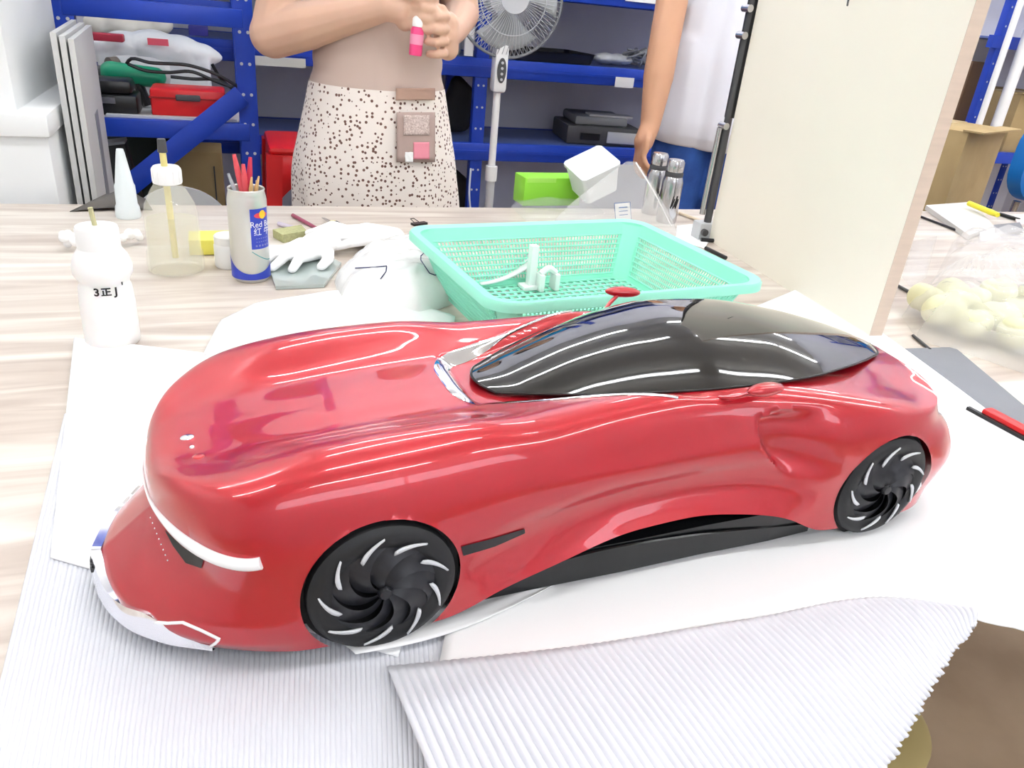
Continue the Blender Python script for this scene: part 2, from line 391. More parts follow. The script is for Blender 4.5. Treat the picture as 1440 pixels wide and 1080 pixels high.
# air intake behind the door: sharp front lip, hollow that runs out into the rear fender
def intake(u, z):
    uc = np.interp(z, [.060, .072, .088, .104, .120, .130, .138, .146], [.352, .338, .318, .305, .300, .312, .330, .352])
    du = u-uc
    return sst(0, .007+.014*sst(.108, .130, z), du)*(1-sst(.012+.012*sst(.108, .130, z), .075, du))*sst(.066, .094, z)*(1-sst(.116, .131, z))
g = intake(SIDE[..., 0], SIDE[..., 2]); SIDE[..., 1] -= 0.0135*g
g = intake(TOP[..., 0], TOP[..., 2])*sst(.70, .97, TOP[..., 1]/np.maximum(Ld[:, None, 1], 1e-3)); TOP[..., 1] -= .0135*g
TOP[:, 0] = SIDE[:, 0]
# rear spoiler crease
SIDE[..., 2] += 0
WC = ((.004, .0495, .0528), (.4425, .0485, .0518))   # wheel arch centres and radii
def car_body():
    verts = []; faces = []
    for sgn in (1, -1):
        S = SIDE.copy(); dead = np.zeros(S.shape[:2], bool)
        for (uc, zc, R) in WC:
            d = np.hypot(S[..., 0]-uc, S[..., 2]-zc); ins = (d < R) & (S[..., 1] > .07)
            dead |= ins
            k = R/np.maximum(d, 1e-5)
            S[..., 0] = np.where(ins, uc+(S[..., 0]-uc)*k, S[..., 0]); S[..., 2] = np.where(ins, zc+(S[..., 2]-zc)*k, S[..., 2])
        o = len(verts)
        for P in (S, TOP):
            Q = P.copy(); Q[..., 1] *= sgn; verts.extend(Q.reshape(-1, 3).tolist())
        for i in range(NS-1):
            for j in range(NH-1):
                if dead[i, j] and dead[i+1, j] and dead[i, j+1] and dead[i+1, j+1]: continue
                a = o+i*NH+j; q = (a, a+1, a+NH+1, a+NH); faces.append(q if sgn > 0 else q[::-1])
        o2 = o+NS*NH
        for i in range(NS-1):
            for j in range(NW-1):
                a = o2+i*NW+j; q = (a, a+NW, a+NW+1, a+1); faces.append(q if sgn > 0 else q[::-1])
    bm = bmesh.new(); bv = [bm.verts.new(v) for v in verts]
    for f in faces:
        try: bm.faces.new([bv[k] for k in f])
        except ValueError: pass
    bmesh.ops.remove_doubles(bm, verts=bm.verts, dist=1e-5)
    bmesh.ops.dissolve_degenerate(bm, dist=1e-6, edges=bm.edges)
    bmesh.ops.delete(bm, geom=[v for v in bm.verts if not v.link_faces], context='VERTS')
    me = bpy.data.meshes.new('body'); bm.to_mesh(me)
    tree = BVHTree.FromBMesh(bm); bm.free()
    me.shade_smooth(); me.set_sharp_from_angle(angle=math.radians(48))
    ob = bpy.data.objects.new('body', me); C.objects.link(ob); me.materials.append(M['paint']); ob.parent = car
    return ob, tree
body, BTREE = car_body()

# canopy
CE = np.array([(.116, .024, .1275), (.150, .043, .132), (.19, .061, .136), (.24, .077, .141), (.29, .086, .1435), (.345, .086, .1435), (.42, .070, .140), (.48, .044, .132), (.515, .022, .125), (.527, 0, .1225)])
CT = np.array([(.112, .1275), (.15, .142), (.19, .156), (.24, .168), (.29, .174), (.345, .171), (.42, .157), (.48, .141), (.515, .1285), (.527, .1235)])
def canopy_z(u, v):
    ye = np.interp(u, CE[:, 0], CE[:, 1]); return 0
uq = np.r_[np.linspace(.116, .50, 90), .50+.041*np.sin(np.linspace(0, PI/2, 30))[1:]]
sce = np.r_[0, np.cumsum(np.linalg.norm(np.diff(CE, axis=0), axis=1))]
ced = gsm(pchip(sce, CE, np.linspace(0, sce[-1], 130)), 3); ced[-1, 1] = 0
CG = []
for (u, ye, ze) in ced:
    zt = pchip(CT[:, 0], CT[:, 1], [max(.112, min(.527, u))])[0]
    ws = np.sin(np.linspace(-PI/2, PI/2, 41))
    row = [(u - .010*(1-w_*w_)*(1-sst(.116, .135, u)), ye*w_, ze + (zt-ze)*(1-abs(w_)**2.3)) for w_ in ws]
    CG.append(row)
CG = np.array(CG)
low = CG.copy()
mb = MB().grid(CG)
cano = mb.build('canopy', M['canopy'], car, angle=60)
# dark seal round the canopy foot
edge = [tuple(CG[i, 0]) for i in range(len(CG))] + [tuple(CG[i, -1]) for i in range(len(CG)-2, -1, -1)]
edge = edge + [tuple(CG[0, k]) for k in range(39, -1, -1)]
MB().tube(edge, .0011, 6, cap=False).build('seal', M['black'], cano)
CBM = BVHTree.FromPolygons([Vector(v) for v in mb.v], mb.f)

def onbody(px, py, tree=None):
    """photo pixel -> point and normal on the car skin (car space)"""
    o_ = CARI @ Vector(CAMP); d_ = (CARI.to_3x3() @ Vector(ray(px, py))).normalized()
    h, n, i, dd = (tree or BTREE).ray_cast(o_, d_)
    if h is None: return None
    if n.dot(d_) > 0: n = -n
    return h, n
def path_on(pix, off=0.0, n=30, tree=None):
    P = []
    for i in range(len(pix)-1):
        k = max(2, int(n/(len(pix)-1)))
        for a in range(k):
            f = a/k; q = onbody(pix[i][0]*(1-f)+pix[i+1][0]*f, pix[i][1]*(1-f)+pix[i+1][1]*f, tree)
            if q: P.append(q[0]+q[1]*off)
    q = onbody(*pix[-1], tree)
    if q: P.append(q[0]+q[1]*off)
    return P
def mir(P): return [Vector((p[0], -p[1], p[2])) for p in P]

# underbody: black tray, narrower at the wheels
up = [(-.145, 0), (-.130, .040), (-.105, .072), (-.085, .094), (.058, .094), (.072, .108), (.13, .109), (.20, .111), (.27, .111), (.34, .113), (.385, .112), (.392, .094), (.49, .090), (.51, .08), (.53, 0)]
poly = up + [(x, -y) for x, y in up[-2:0:-1]]
und = MB().prism(poly, .0045, .034).build('underbody', M['under'], car, smooth=False)
MB().prism([(-.085, .07), (-.05, .088), (.40, .088), (.48, .07), (.48, -.07), (.40, -.088), (-.05, -.088), (-.085, -.07)], .034, .070).build('inner_tub', M['black_matte'], car, smooth=False)
for s in (-1, 1):
    MB().tube(arc3([(.075, s*.1092, .016), (.16, s*.111, .030), (.25, s*.1125, .028), (.38, s*.113, .014)], 30), .0016, 6).build('side_skirt', M['under'], car)
    for (uc, zc, R) in WC:   # wheel house
        MB().cyl((uc, s*.085, zc), (uc, s*.118, zc), R+.0006, n=48).build('wheel_house', M['black_matte'], car)

# wheels
def wheel_parts(parent, R):
    # local: axis along -Y is the outer face, centre at origin
    wdt = .030
    prof = [(R*.60, .001), (R*.70, -.0030), (R*.84, -.0042), (R*.93, -.003), (R*.985, -.0005), (R, .004), (R, wdt-.004), (R*.96, wdt), (0, wdt)]
    rim = MB().lathe([(0, .005)] + [(R*.50, .003)] + prof, 56).xf(Matrix.Rotation(PI/2, 4, 'X').inverted())
    for v in range(len(rim.v)): pass
    rim.build('tyre', M['tyre'], parent, angle=35)
    for k in range(9):
        a0 = 2*PI*k/9
        # curved swirling blade: ribbon from hub to rim, raised along one edge
        G = []
        for i in range(13):
            f = i/12; r = R*(.06+.66*f); sw = a0 + .35 - .95*f*f*0.8 - .2*f
            row = []
            for j in range(7):
                g2 = j/6; a = sw + (2*PI/9)*(g2*.98)
                h = -.0022 - .0048*math.sin(PI*f**.8)*(1-g2)**1.3 - .0015*(1-f)
                row.append((r*math.cos(a), h, r*math.sin(a)))
            G.append(row)
        b_ = rec(MB().grid(G).build('blade', M['blade'], parent, angle=60))
        # pale slash at the blade tip
        G = []
        for i in range(9):
            f = i/8; a = a0 - .50*f; r = R*(.62+.24*f); th = R*.044*(math.sin(PI*min(.5, .15+f*1.2)))*(1-.85*f)+.0003
            G.append([((r-th)*math.cos(a), -.0056, (r-th)*math.sin(a)), ((r+th)*math.cos(a), -.0056, (r+th)*math.sin(a))])
        sl = rec(MB().grid(G).build('accent', M['accent'], parent))
        so = sl.modifiers.new('s', 'SOLIDIFY'); so.thickness = .001
        bake(sl)
    MB().lathe([(0, -.0075), (R*.075, -.0072), (R*.10, -.005), (R*.10, 0)], 20).xf(Matrix.Rotation(-PI/2, 4, 'X')).build('hub', M['blade'], parent)
def flip_y(o): pass
for (uc, zc, R) in WC:
    for s in (-1, 1):
        wl = bpy.data.objects.new('wheel', None); C.objects.link(wl); wl.parent = car
        wl.location = (uc, s*.1240, .0495 if uc < .2 else .0488); wl.rotation_euler = (0, 0, 0 if s < 0 else PI)
        wheel_parts(wl, .0494 if uc < .2 else .0487)

# front light strip along the hood lip
li = [i for i in range(NS) if Ld[i, 0] < -.069 and Ld[i, 1] < .121 and sq[i] < .2]
Lr = [Ld[i] + np.array([nrm[i, 0]*.0006, nrm[i, 1]*.0006, 0.0]) for i in li]
nl = len(Lr)
full = [Vector((p[0], -p[1], p[2])) for p in Lr[::-1]] + [Vector(p) for p in Lr[1:]]
rad = [.0008+.0032*float(sst(.15, .75, abs(k-(nl-1))/(nl-1))) for k in range(len(full))]
MB().tube(full, rad, 10).build('light_strip', M['wlight'], car)
# splitter: bright blade round the foot of the bumper
bi = [i for i in range(NS) if Bd[i, 0] < -.098 and sq[i] < .2]
Br = [Bd[i] + np.array([nrm[i, 0]*.002, nrm[i, 1]*.002, 0.004]) for i in bi]
full = [Vector((p[0], -p[1], p[2])) for p in Br[::-1]] + [Vector(p) for p in Br[1:]]
nb = len(Br); G = []
for k, p in enumerate(full):
    a = abs(k-(nb-1))/(nb-1); i = bi[min(nb-1, int(abs(k-(nb-1))))]; sg = -1 if k < nb-1 else 1
    nx, ny = nrm[i, 0], nrm[i, 1]*sg
    tp = 1-float(sst(.8, 1, a)); hgt = (.004+.006*math.exp(-((a-.66)/.14)**2) + .006*(1-a)**2)*tp; out = (.0030+.002*math.exp(-((a-.6)/.2)**2))*tp+.0006
    G.append([p+Vector((nx*(-.003), ny*(-.003), -.006)), p+Vector((nx*out, ny*out, -.005)), p+Vector((nx*(out-.0005), ny*(out-.0005), -.002)), p+Vector((nx*.001, ny*.001, hgt)), p+Vector((-nx*.005, -ny*.005, hgt-.001))])
rec(MB().grid([[tuple(q) for q in r] for r in G]).build('splitter', M['chrome'], car, angle=50))
def dropz(u, y, tree=None, off=0.0):
    h, n, i, d = (tree or BTREE).ray_cast(Vector((u, y, 1)), Vector((0, 0, -1)))
    if h is None: return Vector((u, y, .13))
    return h + (n if n.z > 0 else -n)*off
# bright trim framing the windscreen base
tr = arc3([(.086, 0), (.088, .024), (.094, .035), (.112, .043), (.15, .058), (.19, .073), (.235, .088)], 50)
tr = [(x, y) for x, y in tr]; trf = [(x, -y) for x, y in tr[::-1]] + tr[1:]
G = []
for k, (x, y) in enumerate(trf):
    a = abs(k-49)/49; hw = .0052*(1-float(sst(.28, .60, a))) + .0011
    d = np.array(trf[min(k+1, 98)])-np.array(trf[max(k-1, 0)]); d /= np.linalg.norm(d); nn = np.array([-d[1], d[0]])
    G.append([tuple(dropz(x+nn[0]*hw*q, y+nn[1]*hw*q, off=.0012*(1-q*q)+.0003)) for q in (-1, -.5, 0, .5, 1)])
rec(MB().grid(G).build('windscreen_trim', M['chrome'], car, angle=60))
# side vent slots, door mirrors
def decal(top, bot, name, m, off=.0007, mirror=True):
    T = path_on(top, off, 16); B_ = path_on(bot, off, 16); n = min(len(T), len(B_))
    for s in ((1, -1) if mirror else (1,)):
        g = MB().grid([[(T[i].x, T[i].y*s, T[i].z), (B_[i].x, B_[i].y*s, B_[i].z)] for i in range(n)])
        rec(g.build(name, m, car))
decal([(648, 768), (690, 757), (737, 743)], [(651, 781), (695, 768), (738, 749)], 'vent_slot', M['black'])
for s in (-1, 1):
    mr = MB().sphere((.300, s*.107, .151), (.019, .0065, .0052), 24, 12, rot=Euler((0, .06, s*-.12))).build('door_mirror', M['paint'], car)
    p = dropz(.272, s*.090)
    MB().tube(arc3([(p.x, p.y, p.z-.001), (.280, s*.098, p.z+.002), (.292, s*.104, .1485)], 8), [.0022]*8, 8, flat=.7).build('mirror_stem', M['paint'], mr)
# hood badge, bumper outline and emblem
bd = bpy.data.objects.new('hood_badge', None); C.objects.link(bd); bd.parent = car
for px, py, sx, sy, nm, mm in ((263, 615, .0052, .0078, 'badge_wing', M['chrome']), (270, 629, .0028, .0030, 'badge_centre', M['chrome']), (279, 642, .0052, .0070, 'badge_wing', M['paint'])):
    q = onbody(px, py)
    if q:
        e = q[1].to_track_quat('Z', 'Y').to_euler()
        MB().sphere(q[0], (sx*.7, sy*.6, .0014), 20, 10, rot=e).build(nm, mm, bd)
for pp in ([(215, 874), (236, 876), (258, 875), (284, 886), (309, 898), (303, 904), (296, 908)],):
    P_ = path_on(pp, .0004, 36)
    if len(P_) > 3:
        MB().tube(P_, .0011, 6).build('bumper_line', M['wlight'], car); MB().tube(mir(P_), .0011, 6).build('bumper_line', M['wlight'], car)
em = MB()
for k in range(7):
    f = (k-3)/3; em.box((-.1738+.0006*f*f, f*.011, .017), (.0012, .0022, .005 - .001*(k % 2)), rz=0)
em.build('bumper_emblem', M['dgrey'], car, smooth=False)
# row of tiny rivets in the grille hollow
rv = MB()
for k in range(9):
    f = k/8; q = onbody(212+24*f, 728+60*f)
    if q: rv.sphere(q[0], .0007, 8, 6)
rv.build('grille_studs', M['chrome'], car)
decal([(232, 745), (258, 769), (287, 787)], [(244, 768), (262, 792), (284, 799)], 'front_intake', M['black'], .0005)

# ------------------------------------------------------------------ white foam and plastic sheets under the car
M['foam'] = mat('white_ribbed_foam', (222, 223, 229), 0.75)
M['foam_s'] = mat('white_soft_foam', (248, 248, 248), 0.85)
def sheet(name, corners, nu, nv, label, m, ribs=0, ripple=0.0006, z0=.0006, wav=0.0, seed=1, jag=None, bend=True, thick=.0010, zfun=None, ribdir=0, nearcurve=None):
    """corners: A,B (far edge) D,E (near edge) as XY; ribs run from the far to the near edge"""
    A, B, D, E = [np.array(c[:2], float) for c in corners]
    a = np.linspace(0, 1, nu); b = np.linspace(0, 1, nv)
    aa, bb = np.meshgrid(a, b)                         # rows = b (far->near)
    if jag is not None: bb = bb*(1 + jag[None, :]*(bb > .999)) if ribdir == 0 else bb
    XY = ((1-aa)*(1-bb))[..., None]*A + (aa*(1-bb))[..., None]*B + ((1-aa)*bb)[..., None]*D + (aa*bb)[..., None]*E
    if nearcurve is not None:
        nc = arc3(nearcurve, nu); XY = XY + bb[..., None]**2*(nc[None]-((1-aa)[..., None]*D+aa[..., None]*E))
    Z = TZ + z0 + thick + wav*(0.5+0.5*vnoise(XY[..., 0]*9, XY[..., 1]*9, seed))
    if ribs: Z = Z + ripple*(np.sin(2*PI*ribs*(aa if ribdir == 0 else bb)))
    if zfun is not None: Z = Z + zfun(XY[..., 0], XY[..., 1], aa, bb)
    if bend:   # droop past the table edge
        over = np.maximum(0, TY0-.004-XY[..., 1])
        Z = Z - over**1.6*2.2
    else:
        Z = Z - np.maximum(0, TY0-.085-XY[..., 1])**1.35*1.9
    o = MB().grid(np.dstack([XY, Z])).build(name, m, None, angle=None)
    s_ = o.modifiers.new('s', 'SOLIDIFY'); s_.thickness = thick; s_.offset = -1
    bake(o); rec(o)
    return tag(o, label, 'foam sheet')
pz = lambda px, py: atz(px, py)[:2]
# left ribbed sheet
sheet('foam_sheet', [pz(92, 585), pz(640, 560), pz(-30, 1100), pz(720, 1130)], 900, 40, 'ribbed white foam sheet under the nose of the car reaching past the table edge', M['foam'], ribs=95, ripple=.0007, z0=.0001, wav=.0006, seed=3)
# square soft sheet behind the nose
sheet('foam_sheet', [pz(105, 479), pz(660, 545), pz(72, 790), pz(560, 930)], 60, 60, 'smooth white foam sheet with a square corner beside the car nose', M['foam_s'], z0=.0022, wav=.0006, seed=5)
# big sheet under the tail
sheet('foam_sheet', [pz(690, 590), (0.935, 1.04), (0.10, 0.345), (0.86, 0.345)], 80, 80, 'wide smooth white foam sheet under the tail of the car beside the grey mat', M['foam_s'], z0=.0042, wav=.0008, seed=8, bend=False, nearcurve=[(0.10, .345), (0.35, .345), (0.49, .328), (0.535, .285), (0.60, .215), (.72, .12)],
      zfun=lambda X, Y, a, b: .016*np.exp(-((Y-.33-.55*(X-.62))/.018)**2)*sst(.50, .60, X) + .013*np.exp(-((Y-.40-.50*(X-.66))/.014)**2)*sst(.56, .66, X))
# front ribbed sheet, its sawn edge over the table front
jr = rng.uniform(-.012, .012, 900)
A_, B_, D_, E_ = pz(540, 935), pz(1372, 868), atz(620, 1420, TZ)[:2], pz(1372, 882)
FA = []
nv, nu = 34, 1000
far = arc3([pz(545, 950), pz(800, 922), pz(1050, 882), pz(1260, 852), pz(1368, 868)], nu)
near = arc3([(0.10, .115), (0.22, .135), pz(1170, 1190), pz(1250, 1080), pz(1300, 985), pz(1345, 915), pz(1370, 882)], nu)
jag = np.sin(np.linspace(0, 2*PI*78, nu))*.0016 + np.repeat(rng.uniform(-.0016, .0016, 100), 10)
bb = np.linspace(0, 1, nv)[:, None]
XY = far[None]*(1-bb[..., None]) + near[None]*bb[..., None]
dirn = near-far; dirn /= np.maximum(np.linalg.norm(dirn, axis=1), 1e-4)[:, None]
XY[-1] += dirn*jag[:, None]
aa = np.linspace(0, 1, nu)[None]
Z = TZ + .0072 + .0017*np.sin(2*PI*78*aa)*np.minimum(1, bb*6+.2) + .004*np.sin(PI*np.minimum(1, bb*1.1)) + .004*vnoise(XY[..., 0]*11, XY[..., 1]*11, 4)*bb
Z = Z - np.maximum(0, TY0-.15-XY[..., 1])**1.35*1.9
o = MB().grid(np.dstack([XY, Z])).build('foam_sheet', M['foam'], None, angle=None)
s_ = o.modifiers.new('s', 'SOLIDIFY'); s_.thickness = .0012; s_.offset = -1; bake(o); rec(o)
tag(o, 'coarsely ribbed white foam sheet with a ragged cut edge jutting past the table front', 'foam sheet')
# thin tissue tongue under the front wheel
G = []
for i in range(26):
    f = i/25; c0 = atz(470+310*f, 905-78*f)[:2]; c1 = atz(500+275*f, 935-100*f+16*math.sin(f*3))[:2]
    G.append([(*(c0*(1-g_)+c1*g_), TZ+.0095+.0008*math.sin(9*g_+f*5)) for g_ in np.linspace(0, 1, 9)])
o = rec(MB().grid(G).build('foam_strip', M['foam_s'], None, angle=None)); s_ = o.modifiers.new('s', 'SOLIDIFY'); s_.thickness = .0006; bake(o)
tag(o, 'narrow torn strip of white foam beside the front wheel', 'foam strip')
# crumpled film behind the car
def crumple(name, pts, n, label, m, h, seed, z0=.002, cat='plastic film', ring=None):
    """blobby crumpled sheet over a polygon of pixels"""
    P = np.array([pz(*p) for p in pts]); c = P.mean(0)
    d = np.r_[P, P[:1]]; cum = np.r_[0, np.cumsum(np.linalg.norm(np.diff(d, axis=0), axis=1))]
    K = 72; per = np.stack([np.interp(np.linspace(0, cum[-1], K+1)[:-1], cum, d[:, k]) for k in (0, 1)], 1)
    r_ = np.random.default_rng(seed); G = []
    for i in range(n+1):
        f = i/n; q = c + (per-c)*f
        z = TZ + z0 + h*(1-f**2.2)*(0.45+.55*vnoise(q[:, 0]*38, q[:, 1]*38, seed)) + h*.35*(1-f)*np.abs(vnoise(q[:, 0]*90, q[:, 1]*90, seed+1))
        row = np.column_stack([q, np.maximum(z, TZ+z0)]); G.append(np.r_[row, row[:1]])
    o = MB().grid(G).build(name, m, None, angle=None); rec(o)
    s_ = o.modifiers.new('s', 'SOLIDIFY'); s_.thickness = .0004; s_.offset = 1; bake(o)
    return tag(o, label, cat)
M['tissue'] = mat('white_tissue', (252, 252, 250), 0.5, alpha=0.93, bump=0.3, bscale=30)
crumple('plastic_film', [(285, 505), (310, 455), (360, 430), (470, 412), (560, 425), (640, 448), (630, 520), (420, 560)], 22, 'crumpled milky plastic film lying between the car hood and the glass plate', M['tissue'], .016, 21, z0=.0045)

# ------------------------------------------------------------------ things on the table
def at(px, py): q = atz(px, py); return (q[0], q[1], TZ)
# white squeeze bottle with handwriting
q = at(160, 480)
t = thing('squeeze_bottle', 'waisted white plastic bottle with a stick through its cap and black handwriting', 'bottle', q)
M['milky'] = mat('milky_white_plastic', (250, 249, 247), 0.35, sss=0.2, spec=0.4)
k1, k2 = .64, .72
MB().lathe([(r*k1, z*k2) for r, z in [(0, 0), (.042, 0), (.046, .004), (.0465, .02), (.046, .07), (.0435, .098), (.0405, .104), (.042, .110), (.0485, .120), (.049, .132), (.044, .147), (.036, .158), (.034, .162), (.034, .168), (0, .168)]], 40).build('bottle_body', M['milky'], t)
MB().lathe([(r*k1, z*k2) for r, z in [(.032, .160), (.0350, .161), (.0350, .190), (.033, .194), (0, .195)]], 40).build('cap', M['white'], t)
MB().cyl((-.001, 0, .138), (-.003, 0, .160), .0026, n=10).build('stick', mat('olive_stick', (186, 182, 140), .6), t)
ink = MB()
ang = math.atan2(-q[1], -q[0]) + .05
def on_cyl(v, R, z, a0): return [(math.cos(a0+x/R)*(R+.0007+zz), math.sin(a0+x/R)*(R+.0007+zz), z+y) for x, y, zz in v]
for k, (ch, dx) in enumerate((('3', -.011), ('\u6b63', -.0015), ('J', .0085), ("'", .0165))):
    v, f = text_geo(ch, .0125 if k != 1 else .0105, bold=.0004)
    ink.add(on_cyl([(x+dx, y+(.004 if k == 3 else 0), z) for x, y, z in v], .0285, .0715, ang), f)
ink.build('handwriting', M['black'], t, smooth=False)
# clear dropper bottle
q = at(249, 380)
t = thing('dropper_bottle', 'clear plastic bottle with white screw cap and brush handle standing by yellow pad', 'bottle', q)
M['pet'] = mat('clear_pet', (252, 252, 236), 0.06, alpha=0.24, spec=0.6)
MB().lathe([(.034, 0), (.039, .003), (.040, .012), (.039, .030), (.037, .035), (.037, .085), (.034, .10), (.024, .120), (.017, .130), (.016, .138)], 40).build('bottle_body', M['pet'], t)
MB().lathe([(0, .003), (.036, .004), (.036, .035), (.0345, .078), (0, .078)], 32).build('liquid', mat('pale_yellow_liquid', (236, 230, 196), .1, alpha=.22), t)
MB().lathe([(.015, .128), (.0195, .130), (.0195, .150), (.017, .153), (0, .153)], 32).build('screw_cap', M['white'], t)
for k in range(24):
    a = 2*PI*k/24
    if k % 2 == 0: MB().box((.0195*math.cos(a), .0195*math.sin(a), .140), (.0012, .0014, .017), rz=a).build('ridge', M['white'], t)
MB().cyl((0, 0, .02), (-.002, 0, .172), .0045, n=10).build('brush_handle', mat('pale_yellow_wood', (226, 214, 140), .5), t)
MB().cyl((-.002, 0, .172), (-.002, 0, .190), .0065, .0055, n=12).build('brush_tip', M['dgrey'], t)
# white nozzle
q = at(181, 305)
t = thing('cone_nozzle', 'tapered pale plastic nozzle standing upright behind the white bottle', 'nozzle', q)
MB().lathe([(0, 0), (.020, 0), (.021, .004), (.020, .018), (.0175, .024), (.017, .055), (.015, .060), (.007, .112), (.0055, .118), (0, .119)], 28).build('nozzle_body', mat('pale_blue_white_plastic', (226, 234, 236), .4), t)
# dark sandpaper scrap
p = [atz(*c) for c in ((98, 298), (150, 275), (205, 282), (215, 296), (160, 312))]
G = [[(*(p[0]*(1-a)+p[3]*a)[:2], TZ+.001+.006*math.sin(PI*a)) for a in np.linspace(0, 1, 12)], [(*(p[1]*(1-a)+p[2]*a)[:2], TZ+.004+.016*math.sin(PI*a)**2) for a in np.linspace(0, 1, 12)]]
o = rec(MB().grid(G).build('sandpaper_sheet', mat('dark_grey_sandpaper', (92, 88, 84), .9, bump=.3, bscale=400), None)); s_ = o.modifiers.new('s', 'SOLIDIFY'); s_.thickness = .001; bake(o)
tag(o, 'curled dark grey sandpaper sheet near the table back edge', 'sandpaper')
# yellow sticky pad
p = atz(300, 352)
o = MB().box((p[0]+.005, p[1], TZ+.013), (.080, .055, .024), rz=.03, bev=.001).build('sticky_pad', mat('yellow_paper', (240, 232, 108), .7), None); tag(o, 'block of yellow sticky notes behind the drink can', 'sticky notes')
for k in range(5): pass
# small white jar
q = at(323, 374)
t = thing('small_jar', 'small round white plastic jar half hidden behind the drink can', 'jar', q)
MB().lathe([(0, 0), (.019, 0), (.021, .003), (.021, .034), (.018, .038)], 28).build('jar_body', M['white'], t)
MB().lathe([(.0185, .036), (.0200, .037), (.0200, .048), (.018, .050), (0, .050)], 28).build('jar_lid', M['white'], t)
# crumpled tissue knots behind the white bottle
for px, py, sd in ((104, 350, 1), (186, 345, 2)):
    q = at(px, py); kb = MB(); r_ = random.Random(sd)
    for k in range(7): kb.sphere((q[0]+r_.uniform(-.012, .012), q[1]+r_.uniform(-.012, .012), TZ+.009+r_.uniform(0, .014)), r_.uniform(.006, .009), 10, 7)
    o = fuse(kb, 'tissue_wad', M['paper'], None, .0016, 2)
    tag(o, ('small wad of white tissue left against the waisted white bottle', 'small wad of white tissue right against the waisted white bottle')[sd-1].replace('left against', 'on the pier side of').replace('right against', 'on the can side of'), 'tissue')
# drink can
q = at(354, 391)
t = thing('drink_can', 'silver and blue drink can reused as a brush holder', 'can', q, 0)
M['can'] = mat('printed_silver_can', (214, 214, 208), 0.3, metal=0.55)
M['canblue'] = mat('blue_print', (44, 64, 178), 0.35)
CR = .0272
MB().lathe([(0, .006), (.020, .006), (.023, 0), (.0255, .003), (CR, .008), (CR, .118), (.0262, .124), (.0246, .131), (.0256, .133), (.0250, .1345), (.0236, .133), (.0236, .120), (.0250, .112), (.0250, .010), (0, .010)], 48).build('can_body', M['can'], t)
av = math.atan2(-q[1], -q[0])         # faces the camera
def wrap(G, R=CR+.0004): return [[(math.cos(a)*R, math.sin(a)*R, z) for a, z in r] for r in G]
# blue label panel on the right half
l = rec(MB().grid(wrap([[(av+.10+1.15*i/14, .052+.058*j/4) for i in range(15)] for j in range(5)])).build('label_panel', M['canblue'], t))
# blue swoosh foot
rec(MB().grid(wrap([[(av-1.5+3.0*i/30, .006+(.004+.026*((i-15)/15)**2*(1 if i < 15 else .55)+.005)*j/3) for i in range(31)] for j in range(4)])).build('label_band', M['canblue'], t))
rec(MB().grid(wrap([[(av+.10+1.2*i/20, .048-.016*math.sin(PI*.5*i/20)+.0014*j) for i in range(21)] for j in range(2)], CR+.0005)).build('label_band', mat('teal_print', (70, 160, 160), .4), t))
def can_text(s_, size, a0, z, m, nm='lettering'):
    v, f = text_geo(s_, size); mb = MB(); R = CR+.0009
    mb.add([(math.cos(a0+x/R)*R, math.sin(a0+x/R)*R, z+y) for x, y, zz in v], f); mb.build(nm, m, t, smooth=False)
can_text('Red Bull', .0118, av+.78, .0875, M['white']); can_text('\u7ea2 \u725b', .0125, av+.74, .0765, M['white'])
can_text('- - - - - -', .006, av+.70, .068, M['lgrey']); can_text('- - - - - -', .006, av+.70, .063, M['lgrey']); can_text('* * * * *', .007, av+.70, .0555, M['lgrey'])
em_y = mat('yellow_print', (250, 200, 40), .4); em_r = mat('red_print', (224, 70, 80), .4)
def disc(a0, z0, ra, rz_, m, R): rec(MB().grid(wrap([[(a0+ra*math.cos(2*PI*i/24)*j/3, z0+rz_*math.sin(2*PI*i/24)*j/3) for i in range(25)] for j in range(4)], R)).build('emblem', m, t))
disc(av+.72, .1005, .42, .0042, em_r, CR+.0007); disc(av+.78, .1015, .20, .0062, em_y, CR+.0010)
can_body_top = .134
def stick(name, label, cat, px0, py0, hgt, r, m, tip=None, fl=1.0, tr=None):
    b = thing(name, label, cat, (q[0], q[1], TZ+.012))
    top = aty(px0, py0, q[1]); L = Vector((top[0]-q[0], tip or 0, top[2]-TZ-.012))
    base = Vector((L.x*-.2, -.2*L.y, .001))
    return b, base, L
def tool(name, label, cat, px0, py0, m, r, dy=0.0, fl=1.0, extra=None, rr=None):
    top = aty(px0, py0, q[1]+dy); d = np.array(top)-np.array([q[0], q[1], TZ+.135]); base = np.array([q[0], q[1], TZ+.135]) - d*.9
    k = min(1, .0195/max(1e-6, math.hypot(base[0]-q[0], base[1]-q[1]))); base[0] = q[0]+(base[0]-q[0])*k; base[1] = q[1]+(base[1]-q[1])*k; base[2] = TZ+.013+r
    P = [tuple(base+(np.array(top)-base)*f) for f in np.linspace(0, 1, 9)]
    R_ = rr(np.linspace(0, 1, 9)) if rr else [r]*8+[r*.6]
    o = MB().tube(P, list(R_), 10, flat=fl, up=(0, 1, 0)).build(name, m, None); tag(o, label, cat)
    return o
q0 = q
pk = mat('coral_red_plastic', (220, 84, 92), .45); pk2 = mat('crimson_plastic', (196, 52, 78), .45)
tool('paint_stick', 'longest coral red stick in the drink can, leaning towards the pier', 'stick', 329, 217, pk, .0042, .004, .7)
tool('paint_stick', 'shorter coral red stick in the middle of the drink can', 'stick', 342, 231, pk, .0042, -.004, .7)
tool('paint_stick', 'crimson stick in the drink can behind the cotton swabs', 'stick', 352, 221, pk2, .0040, .008, .7)
sw = mat('gold_tan_swab', (226, 186, 128), .6)
